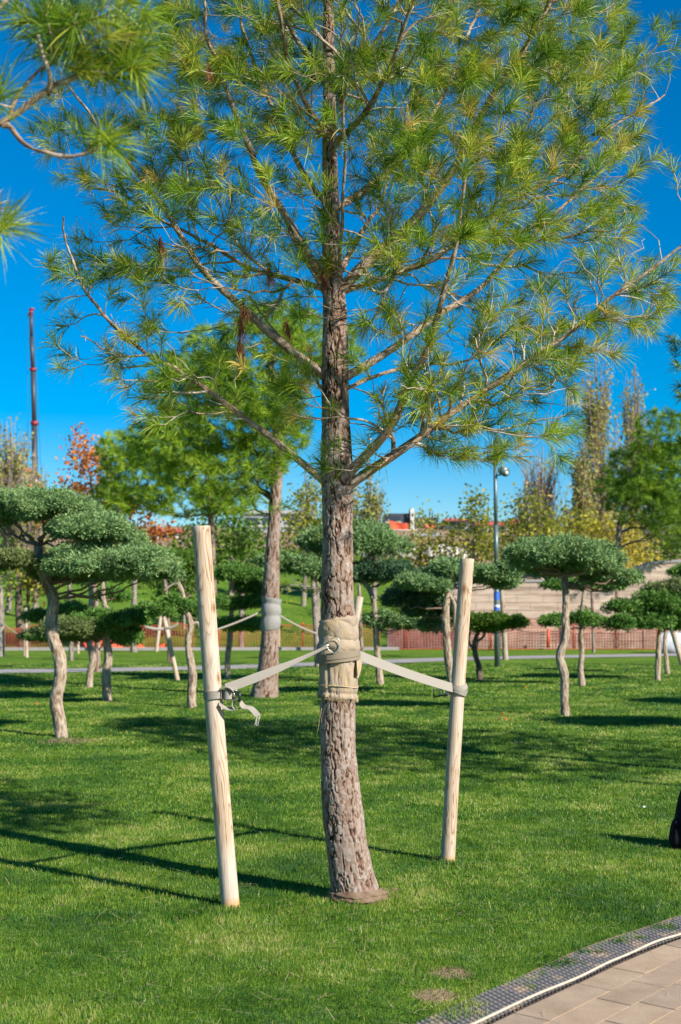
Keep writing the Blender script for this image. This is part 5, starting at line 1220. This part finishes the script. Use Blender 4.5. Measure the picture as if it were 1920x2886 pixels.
poplar('slender poplar just right of the tallest one', 1795, 64, 975, 60, 120, 2400, size=.17)
poplar('leafy poplar left of the tallest one, behind the flat-topped juniper', 1645, 60, 1200, 50, 60, 2000)
poplar('almost bare purplish poplar right of the lamp post', 1530, 61, 1225, 90, 280, 600, seed=2, tone0=.8)
poplar('bare thin poplar beside the purplish one', 1480, 63, 1330, 50, 50, 160, tone0=.8)
poplar('sparse poplar at the far left by the crane', 25, 58, 1130, 100, 220, 2600, tone0=.55)
poplar('low sparse poplar between the crane and the orange tree', 95, 56, 1240, 60, 100, 1300)
poplar('pale green poplar behind the main trunk, right side', 1050, 60, 1280, 55, 70, 2200, tone0=.35)
poplar('pale poplar behind the main trunk with tan leaves', 985, 62, 1250, 45, 60, 1800, tone0=.6)
poplar('faint poplar behind the leaning pine', 860, 60, 1300, 45, 40, 500, tone0=.6)

# ---------------------------------------------------------------- wall, netting, fence
def mat_blocks():
    m, nt, ns, L = newmat('block_wall')
    out = ns.new('ShaderNodeOutputMaterial'); p = nd(ns, 'ShaderNodeBsdfPrincipled', i_Roughness=.9); L.new(p.outputs[0], out.inputs[0])
    g = ns.new('ShaderNodeNewGeometry'); mp = nd(ns, 'ShaderNodeMapping'); mp.inputs['Rotation'].default_value = (math.radians(90), 0, 0); L.new(g.outputs['Position'], mp.inputs[0])
    sx = ns.new('ShaderNodeSeparateXYZ'); L.new(g.outputs['Position'], sx.inputs[0]); cb_ = ns.new('ShaderNodeCombineXYZ'); L.new(sx.outputs[0], cb_.inputs[0]); L.new(sx.outputs[2], cb_.inputs[1])
    br = nd(ns, 'ShaderNodeTexBrick', i_Scale=1.0); br.inputs['Brick Width'].default_value = .95; br.inputs['Row Height'].default_value = .27; br.inputs['Mortar Size'].default_value = .012
    br.inputs['Color1'].default_value = (.50, .39, .31, 1); br.inputs['Color2'].default_value = (.43, .33, .265, 1); br.inputs['Mortar'].default_value = (.32, .24, .185, 1); L.new(cb_.outputs[0], br.inputs['Vector'])
    ms_ = nd(ns, 'ShaderNodeMapping'); ms_.inputs['Scale'].default_value = (.35, 1, 3.2); L.new(g.outputs['Position'], ms_.inputs[0]); n1 = nd(ns, 'ShaderNodeTexNoise', i_Scale=1.6, i_Detail=8.0, i_Roughness=.75); L.new(ms_.outputs[0], n1.inputs['Vector']); r = ramp(ns, [(.34, (.55, .5, .47)), (.5, (.95, .92, .9)), (.68, (1.2, 1.2, 1.2))]); L.new(n1.outputs[0], r.inputs[0])
    mx = nd(ns, 'ShaderNodeMix', data_type='RGBA', blend_type='MULTIPLY'); mx.inputs[0].default_value = 1; L.new(br.outputs[0], mx.inputs[6]); L.new(r.outputs[0], mx.inputs[7]); L.new(mx.outputs[2], p.inputs['Base Color'])
    b = nd(ns, 'ShaderNodeBump', i_Strength=.8, i_Distance=.03); L.new(br.outputs['Fac'], b.inputs['Height']); b.invert = True; L.new(b.outputs[0], p.inputs['Normal'])
    return m
WY = 44.9
prof = [(1225, 1720), (1262, 1680), (1310, 1642), (1560, 1640), (1720, 1640), (1745, 1632), (1830, 1590), (1900, 1585), (2400, 1580)]
prof_x = A([P(x, y, WY)[0] for x, y in prof]); prof_z = A([P(x, y, WY)[2] for x, y in prof])
xs_ = np.linspace(prof_x[0], prof_x[-1], 90); zt = np.interp(xs_, prof_x, prof_z)
bk = .45
a = Acc(); V = np.zeros((90, 5, 3)); 
for i in range(90): V[i] = [[xs_[i], WY, -.1], [xs_[i], WY, zt[i] * .5], [xs_[i], WY, zt[i]], [xs_[i], WY + bk, zt[i]], [xs_[i], WY + bk, -.1]]
a.grid(V); a.poly(A([V[0, 0], V[0, 2], V[0, 3], V[0, 4]]))
wt_ = thing('block_wall', 'long retaining wall of tan concrete blocks at the back of the lawn', 'wall', (prof_x[3], WY, 0))
a.build('wall', mat_blocks(), wt_, smooth_=False)
a = Acc(); V = np.zeros((90, 4, 3))
for i in range(90): V[i] = [[xs_[i], WY - .04, zt[i] + .003], [xs_[i], WY - .04, zt[i] + .09], [xs_[i], WY + bk + .04, zt[i] + .09], [xs_[i], WY + bk + .04, zt[i] + .003]]
a.grid(V); a.build('coping', M['path'], wt_, smooth_=False)
a = Acc(); xl = np.linspace(P(1092, 1800, 44.6)[0], P(1305, 1800, 44.6)[0], 30); zl = P(1100, 1764, 44.6)[2] + .06 * np.sin(xl * 3)
V = np.stack([np.stack([xl, 0 * xl + 44.62, 0 * xl - .1], -1), np.stack([xl, 0 * xl + 44.62, zl], -1), np.stack([xl, 0 * xl + 44.86, zl], -1)], 1); a.grid(V); a.poly(A([V[0, 0], V[0, 1], V[0, 2], V[0, 0] + A([0, .24, 0])])); a.poly(A([V[-1, 0], V[-1, 1], V[-1, 2], V[-1, 0] + A([0, .24, 0])]))
M['wall_mauve'] = simple('wall_mauve', (.22, .135, .12), .9, 0, 2.2, .45, .02)  # low left wall section, darker and more mauve than the tan blocks
tag(a.build('low_wall', M['wall_mauve'], smooth_=False), 'low dark mauve wall at the left foot of the tan block wall', 'wall')
# orange safety netting
def netting(label, x0, x1, Y, h0, h1, dens=.10, sagx=0):
    t_ = thing('safety_netting', label, 'netting', (x0, Y, 0), 'orange construction netting at the back')
    a = Acc(); n = int((x1 - x0) / dens); xx = np.linspace(x0, x1, n); top = h1 + .07 * np.sin(xx * 1.7 + x0) + .05 * np.sin(xx * 4.1); 
    yy = Y + .04 * np.sin(xx * 2.3)
    for k in range(n):
        c = A([[xx[k], yy[k], h0], [xx[k] + .01, yy[k] - .02, (h0 + top[k]) / 2], [xx[k], yy[k], top[k]]]); a.ribbon(c, np.tile(A([[.008, 0, 0]]), (3, 1)), .003)
    for j in range(11):
        f = j / 10; c = np.stack([xx, yy, h0 + (top - h0) * f], -1)[::3]; a.ribbon(c, np.tile(A([[0, 0, .008 if j % 10 else .016]]), (len(c), 1)), .003)
    a.build('net', M['net_rust'], t_)
    for k in np.arange(x0 + .6, x1, 2.9):
        p = Acc(); p.tube(A([[k, Y + .05, -.1], [k, Y + .05, h1 + .12]]), .025, 8); p.build('post', M['orange_plastic'], t_)
netting('orange netting fence in front of the green slope on the left', -13.5, 1.35, 44.35, .02, .82)
netting('orange netting fence in front of the block wall', 1.7, 15.5, 44.5, .02, .98)
# netting piled up on the left
a = Acc(); n, m = 50, 30; xx = np.linspace(-9.2, -6.0, n)[:, None]; yy = np.linspace(0, 1, m)[None]
V = np.stack([xx + 0 * yy, 43.75 + yy * .5 + 0 * xx, .02 + .42 * np.exp(-((xx + 8.2) / .6)**2) * np.sin(yy * 3.14) + .1 * np.sin(yy * 3.14) * (1 + np.sin(xx * 7))], -1); a.grid(V)
tag(a.build('netting_heap', M['orange_plastic']), 'crumpled heap of orange netting lying beside the fence', 'netting')
# white blocks / pipe
a = Acc(); n = 20; th = np.arange(20) / 20 * 2 * np.pi; c = P(1890, 1818, 41)
V = A([[[c[0] - .35 + 1.5 * f + 0 * t_, c[1] + (.30 + .03 * math.sin(f * 9)) * math.cos(t_), .33 + (.33 + .05 * math.sin(f * 5)) * math.sin(t_)] for t_ in th] for f in np.linspace(0, 1, 16)]); a.grid(V, .5, True); a.poly(V[0][::-1])
tag(a.build('wrapped_bundle', M['silver_pipe']), 'silvery wrapped bundle lying behind the right edge junipers', 'bundle')
a = Acc(); a.tube(A([P(1510 + 35, 1826, 44.3), P(1546, 1772, 44.3)]), .045, 10); tag(a.build('marker_post', M['orange_plastic']), 'red and white marker post in front of the block wall', 'post')

# ---------------------------------------------------------------- street lamp
bl = G(1402, 1879); Yl = bl[1]; sl = Yl / FPX
lamp = thing('street_lamp', 'tall dark grey lamp post with flat head and side spotlight', 'street lamp', tuple(bl))
a = Acc(); top = P(1396, 1312, Yl); a.tube(A([bl, P(1400, 1700, Yl), P(1399, 1600, Yl)]), [.072, .07, .068], 16); a.tube(A([P(1399, 1600, Yl), P(1398, 1480, Yl)]), .058, 16); a.tube(A([P(1398, 1480, Yl), top]), .05, 16); a.build('pole', M['lamp_grey'], lamp)
a = Acc(); a.tube(A([P(1396, 1312, Yl), P(1396, 1300, Yl)]), [.05, .10], 12); a.box(P(1388, 1293, Yl), (.42, .34, .05)); a.box(P(1388, 1287, Yl), (.30, .24, .04)); a.tube(A([P(1396, 1290, Yl), P(1396, 1262, Yl)]), .03, 8); a.tube(A([P(1393, 1262, Yl), P(1393, 1258, Yl)]), [.22, .16], 16); a.build('lamp_head', M['lamp_grey'], lamp)
a = Acc(); a.box(P(1388, 1296.6, Yl), (.3, .2, .012)); a.build('lamp_glass', M['lamp_glass'], lamp)
a = Acc(); a.tube(A([P(1398, 1340, Yl), P(1409, 1339, Yl), P(1413, 1333, Yl)]), .02, 8); c = P(1419, 1328, Yl); a.tube(A([c + A([-.06, .1, .03]), c + A([-.02, 0, .01]), c + A([.05, -.12, -.03])]), [.08, .12, .125], 18); sf = a.build('spotlight', M['lamp_grey'], lamp)
a = Acc(); a.tube(A([c + A([.062, -.135, -.06]), c + A([.066, -.145, -.064])]), [.05, .05], 18); a.build('lens', M['lamp_glass'], sf)
for (y, h, mt) in [(1679, .10, 'blue_sticker'), (1708, .03, 'white_sticker'), (1715, .05, 'blue_sticker')]:
    a = Acc(); c = P(1400, y, Yl); a.tube(A([c - A([0, 0, h]), c + A([0, 0, h])]), .0745, 16, cap=False); a.build('sticker', M[mt], lamp)

# ---------------------------------------------------------------- crane
Yc = 150; cr = thing('mobile_crane', 'dark telescopic crane boom with red head rising at the far left', 'crane', tuple(P(100, 1450, Yc) * A([1, 1, 0]) + A([0, 0, 8.5])))
segs = [((101, 1460), (97, 1195), .34), ((97, 1195), (93, 1042), .29), ((93, 1042), (89, 950), .25), ((89, 950), (88, 878), .21)]
for (p0, p1, r_) in segs:
    a = Acc(); a.tube(A([P(*p0, Yc), P(*p1, Yc)]), r_, 8); a.build('boom_section', M['boom_dark'], cr)
for (x, y, h, r_) in [(97.5, 1193, .22, .38), (93, 1042, .16, .33)]:
    a = Acc(); c = P(x, y, Yc); a.box(c, (r_ * 2, r_ * 2, h * 2)); a.box(c + A([r_ * .9, 0, .1]), (.16, .16, .3)); a.build('collar', M['boom_red'], cr)
a = Acc(); c = P(88, 880, Yc); a.box(c, (.38, .4, .45)); a.box(c + A([.08, 0, .38]), (.6, .3, .22)); a.box(c + A([-.2, 0, -.3]), (.3, .3, .4)); a.build('boom_head', M['boom_red'], cr)
a = Acc()
for dx in (-.55, .55): a.tube(A([P(88, 885, Yc) + A([dx * .7, 0, 0]), P(99, 1440, Yc) + A([dx * 1.6, 0, 0])]), .022, 4)
a.build('cable', M['boom_dark'], cr)
a = Acc(); c = P(101, 1470, Yc); a.box(c + A([0, 0, -.6]), (2.4, 6, 1.6)); a.box(c + A([.4, -2, -2.0]), (2.5, 9, 1.2)); a.build('carrier', M['boom_dark'], cr)
for k in range(4):
    a = Acc(); cc = c + A([-.9, -5.5 + 2.3 * k, -2.7]); a.tube(A([cc - A([.2, 0, 0]), cc + A([.2, 0, 0])]), .55, 16); a.build('wheel', M['black_metal'], cr)

# ---------------------------------------------------------------- far buildings
BG = 'houses on the far hill'
def building(label, x0, x1, y0, Y, D, mat, wins=(), roof=None, name='house', cat='house', extra=None):
    c0, c1 = P(x0, y0, Y), P(x1, y0, Y); gz = min(float(hillz(A(c0[0]), A(Y))), float(hillz(A(c1[0]), A(Y)))) - .6
    cx_, w_ = (c0[0] + c1[0]) / 2, c1[0] - c0[0]; root = thing(name, label, cat, (cx_, Y + D / 2, gz + .6), BG)
    a = Acc(); a.box((cx_, Y + D / 2, (gz + c0[2]) / 2), (w_, D, c0[2] - gz)); a.build('wall', M[mat], root, smooth_=False)
    if roof == 'flat': a = Acc(); a.box((cx_, Y + D / 2, c0[2] + .155), (w_ + .5, D + .5, .3)); a.build('roof', M['wall_grey'], root, smooth_=False)
    elif roof:
        a = Acc(); h = w_ * .22; z = c0[2] + .003; e = .35; xs2 = (cx_ - w_ / 2 - e, cx_ + w_ / 2 + e); ys2 = (Y - e, Y + D + e); yc = Y + D / 2
        v = [(xs2[0], ys2[0], z), (xs2[1], ys2[0], z), (xs2[1], ys2[1], z), (xs2[0], ys2[1], z), (xs2[0] + w_ * .2, yc, z + h), (xs2[1] - w_ * .2, yc, z + h)]
        a.add(v, [[0, 4, 3], [1, 2, 5]], [[0, 1, 5, 4], [2, 3, 4, 5], [3, 2, 1, 0]]); a.build('roof', M[roof], root, smooth_=False)
    for (wx, wy, ww_, wh) in wins:
        a = Acc(); q = P(wx, wy, Y); a.box((q[0], Y - .02, q[2]), (ww_, .08, wh)); f = a.build('window', M['glass_dark'], root, smooth_=False)
        a = Acc(); a.box((q[0], Y - .05, q[2] - wh / 2 - .08), (ww_ + .3, .2, .1)); a.build('sill', M['stone_white'], f, smooth_=False)
    return root
r_ = building('dark unfinished house draped in orange netting, left of the pair', 1085, 1162, 1447, 118, 8, 'wall_dark', [(1100, 1462, .6, .5), (1118, 1462, .6, .5)])
def drape(root, x0, x1, y0, y1, Y):
    a = Acc(); n, m = 40, 16; X = np.linspace(0, 1, n)[:, None]; Z = np.linspace(0, 1, m)[None]; p0, p1 = P(x0, y0, Y), P(x1, y1, Y)
    x = p0[0] + (p1[0] - p0[0]) * X + 0 * Z; top = p0[2] - .9 * (fbm(np.stack([x, x * 0, x * 0], -1), .9, 3)); z = p1[2] + (top - p1[2]) * Z
    a.grid(np.stack([x, Y - .15 - .25 * vnoise(np.stack([x, z, 0 * x], -1), 1.5, 5) + 0 * z, z], -1)); a.build('netting_drape', M['orange_plastic'], root)
drape(r_, 1098, 1160, 1458, 1498, 118); 
a = Acc(); q0 = P(1158, 1443, 118); a.box((q0[0] + .12, 119, q0[2] - .8), (.35, 3, 2.2)); a.build('pier', M['wall_white'], r_, smooth_=False)
r_ = building('dark unfinished house draped in orange netting, right of the pair', 1168, 1236, 1458, 120, 8, 'wall_dark', [(1215, 1475, .6, .5)]); drape(r_, 1200, 1228, 1468, 1496, 120)
a = Acc()
for x in (1211, 1219): q = P(x, 1440, 121); a.tube(A([q, P(x, 1460, 121)]), .05, 6)
a.build('chimney_pipe', M['boom_dark'], r_)
building('pale house with a red roof left of the lamp post', 1262, 1330, 1468, 116, 8, 'wall_white', [(1275, 1485, .7, .9), (1300, 1485, .7, .9)], 'roof_red')
building('small tan house below the pair of dark ones', 1175, 1240, 1512, 108, 6, 'wall_tan', [(1190, 1520, .6, .5), (1215, 1520, .6, .5)], 'flat')
building('white house with red roof just right of the lamp post', 1345, 1432, 1480, 112, 8, 'wall_white', [(1360, 1500, .7, .9), (1390, 1500, .7, .9), (1415, 1500, .7, .9)], 'roof_red')
building('blocky white house behind the tall poplar', 1640, 1722, 1432, 125, 9, 'wall_white', [(1655, 1450, .9, .9), (1685, 1450, .9, .9), (1705, 1450, .9, .9)], 'flat')
building('low white house under the big right pine', 1730, 1830, 1500, 110, 8, 'wall_white', [(1745, 1515, .8, .8), (1770, 1515, .8, .8)], 'flat')
building('long grey building behind the leaning pine', 690, 862, 1448, 112, 10, 'wall_grey', [(710, 1470, 1.2, .7), (760, 1470, 1.2, .7), (830, 1470, 1.2, .7)], 'flat')
building('white house with red roof at the far left edge', -30, 52, 1320, 128, 9, 'wall_white', [(5, 1340, .9, 1.0), (32, 1340, .9, 1.0)], 'roof_red')
building('white house half hidden behind the orange tree', 415, 500, 1500, 105, 8, 'wall_white', [(430, 1515, .8, .9), (470, 1515, .8, .9)], 'roof_red')
building('grey house on the hill between the purplish poplars', 1440, 1545, 1478, 122, 8, 'wall_grey', [(1460, 1495, .8, .8), (1500, 1495, .8, .8)], 'roof_red')
# pale rubble and railing below the dark pair
a = Acc(); q0, q1 = P(1085, 1494, 116), P(1180, 1494, 116)
a.tube(A([q0, q1]), .05, 6)
for f in np.linspace(0, 1, 7): q = q0 + (q1 - q0) * f; a.tube(A([q, q - A([0, 0, 1.2])]), .04, 6)
tag(a.build('railing', M['wall_white']), 'white metal railing in front of the dark unfinished houses', 'railing')
for i, (x, y, r_) in enumerate([(1150, 1560, .8), (1230, 1570, 1.1), (1290, 1560, .9), (1270, 1590, .7), (1060, 1560, .6)]):
    a = Acc(); q = P(x, y, 75); q[2] = float(hillz(A(q[0]), A(75.))); lat = np.linspace(0, np.pi, 9)[:, None]; lon = np.linspace(0, 2 * np.pi, 15)[None, :-1]
    s_ = np.stack([np.sin(lat) * np.cos(lon), np.sin(lat) * np.sin(lon), np.cos(lat) + 0 * lon], -1); s_ = s_ * (.7 + .6 * fbm(s_ + i, 1.6, i)[..., None]) * r_ * A([1.4, 1, .7]); a.grid(s_ + q, .5, True)
    tag(a.build('boulder', M['stone_white'], smooth_=False), ['pale rock pile at the left foot of the hill houses', 'largest pale rock pile on the far bank', 'pale rock pile right of the largest one', 'small pale rock on the bank nearest the wall', 'small rock beside the main trunk on the far bank'][i], 'rock', 'rocks on the far bank')

# ---------------------------------------------------------------- backpack
bp = G(1935, 2392); c = bp + A([.085, .02, 0]); bpk = thing('backpack', 'black backpack standing on the grass at the right edge', 'backpack', tuple(c))
def blob(acc, c, h, w_, d, seed, p=3.0, taper=.25, n=26, m=40):
    f = np.linspace(0, 1, n)[:, None]; th = (np.arange(m) / m * 2 * np.pi)[None]; sx = np.sign(np.cos(th)) * np.abs(np.cos(th))**(2 / p); sy = np.sign(np.sin(th)) * np.abs(np.sin(th))**(2 / p)
    prof_ = np.clip(1 - np.abs(2 * f - 1)**5, 0, 1)**.5 * (1 - taper * f**2) ; q = np.stack([sx * w_ / 2 * prof_, sy * d / 2 * prof_, f * h + 0 * th], -1)
    q = q + (fbm(q + seed, 9, seed)[..., None] - .5) * .02 * A([1, 1, .2]); acc.grid(q + A(c), .5, True)
a = Acc(); blob(a, c + A([0, 0, 0]), .47, .33, .2, 3, taper=.55); a.build('body', M['black_fabric'], bpk)
a = Acc(); blob(a, c + A([-.135, -.01, .0]), .20, .11, .15, 4, p=4, taper=.5); a.build('side_pocket', M['black_fabric'], bpk)
a = Acc(); blob(a, c + A([0.02, -.11, .02]), .26, .25, .10, 5, taper=.2); a.build('front_pocket', M['black_fabric'], bpk)
a = Acc(); a.tube(resample(A([c + A([-.11, -.105, .05]), c + A([-.125, -.09, .2]), c + A([-.10, -.085, .34]), c + A([0, -.08, .41])]), 20), .004, 6); a.build('zip_piping', M['grey_trim'], bpk)
a = Acc(); a.tube(resample(A([c + A([-.04, 0, .46]), c + A([-.03, 0, .50]), c + A([.03, 0, .50]), c + A([.04, 0, .46])]), 16), .008, 8); a.build('handle', M['black_fabric'], bpk)
# fallen leaves
for i, (x, y, lb) in enumerate([(1414, 2033, 'orange fallen leaf on the lawn right of the right stake'), (98, 1990, 'brown fallen leaf on the lawn by the left juniper'), (1475, 1945, 'tan fallen leaf near the curved juniper trunk')]):
    a = Acc(); q = G(x, y); q[2] = .05; leaves(a, A([q, q + A([.03, 0, .01]), q + A([0, .02, 0])]), .09 if i == 0 else .07, .5, .1); tag(a.build('fallen_leaf', M['leaf_orange'], smooth_=False), lb, 'leaf')
# dry pine needles dropped on the lawn and paving edge
a = Acc(); n = 900; x = rng.normal(.1, 1.3, n); y = rng.uniform(4.9, 9.5, n); z = np.where(y > edgeY(x), .024, .026); c_ = np.stack([x, y, z + rng.uniform(-.004, .006, n)], -1)
an = rng.uniform(0, 6.28, n); d_ = np.stack([np.cos(an), np.sin(an), rng.normal(0, .15, n)], -1) * rng.uniform(.02, .05, (n, 1)); w_ = np.stack([-np.sin(an), np.cos(an), 0 * an], -1) * .0011
a.add(np.stack([c_ - d_ - w_, c_ - d_ + w_, c_ + d_ + w_ * .5, c_ + d_ - w_ * .5], 1).reshape(-1, 3), None, np.arange(n * 4).reshape(-1, 4))
tag(a.build('needle_litter', M['twine'], origin=(0, 0, 0), smooth_=False), 'dry fallen pine needles scattered on the lawn', 'pine needles', kind='stuff')
# small white litter
a = Acc(); q = G(1815, 2290); a.box(q + A([0, 0, .045]), (.02, .015, .01), rotz(.4)); tag(a.build('paper_scrap', M['wall_white'], smooth_=False), 'tiny white paper scrap on the grass near the backpack', 'litter')

for o in list(bpy.data.objects):
    if '_o' in o.keys(): del o['_o']
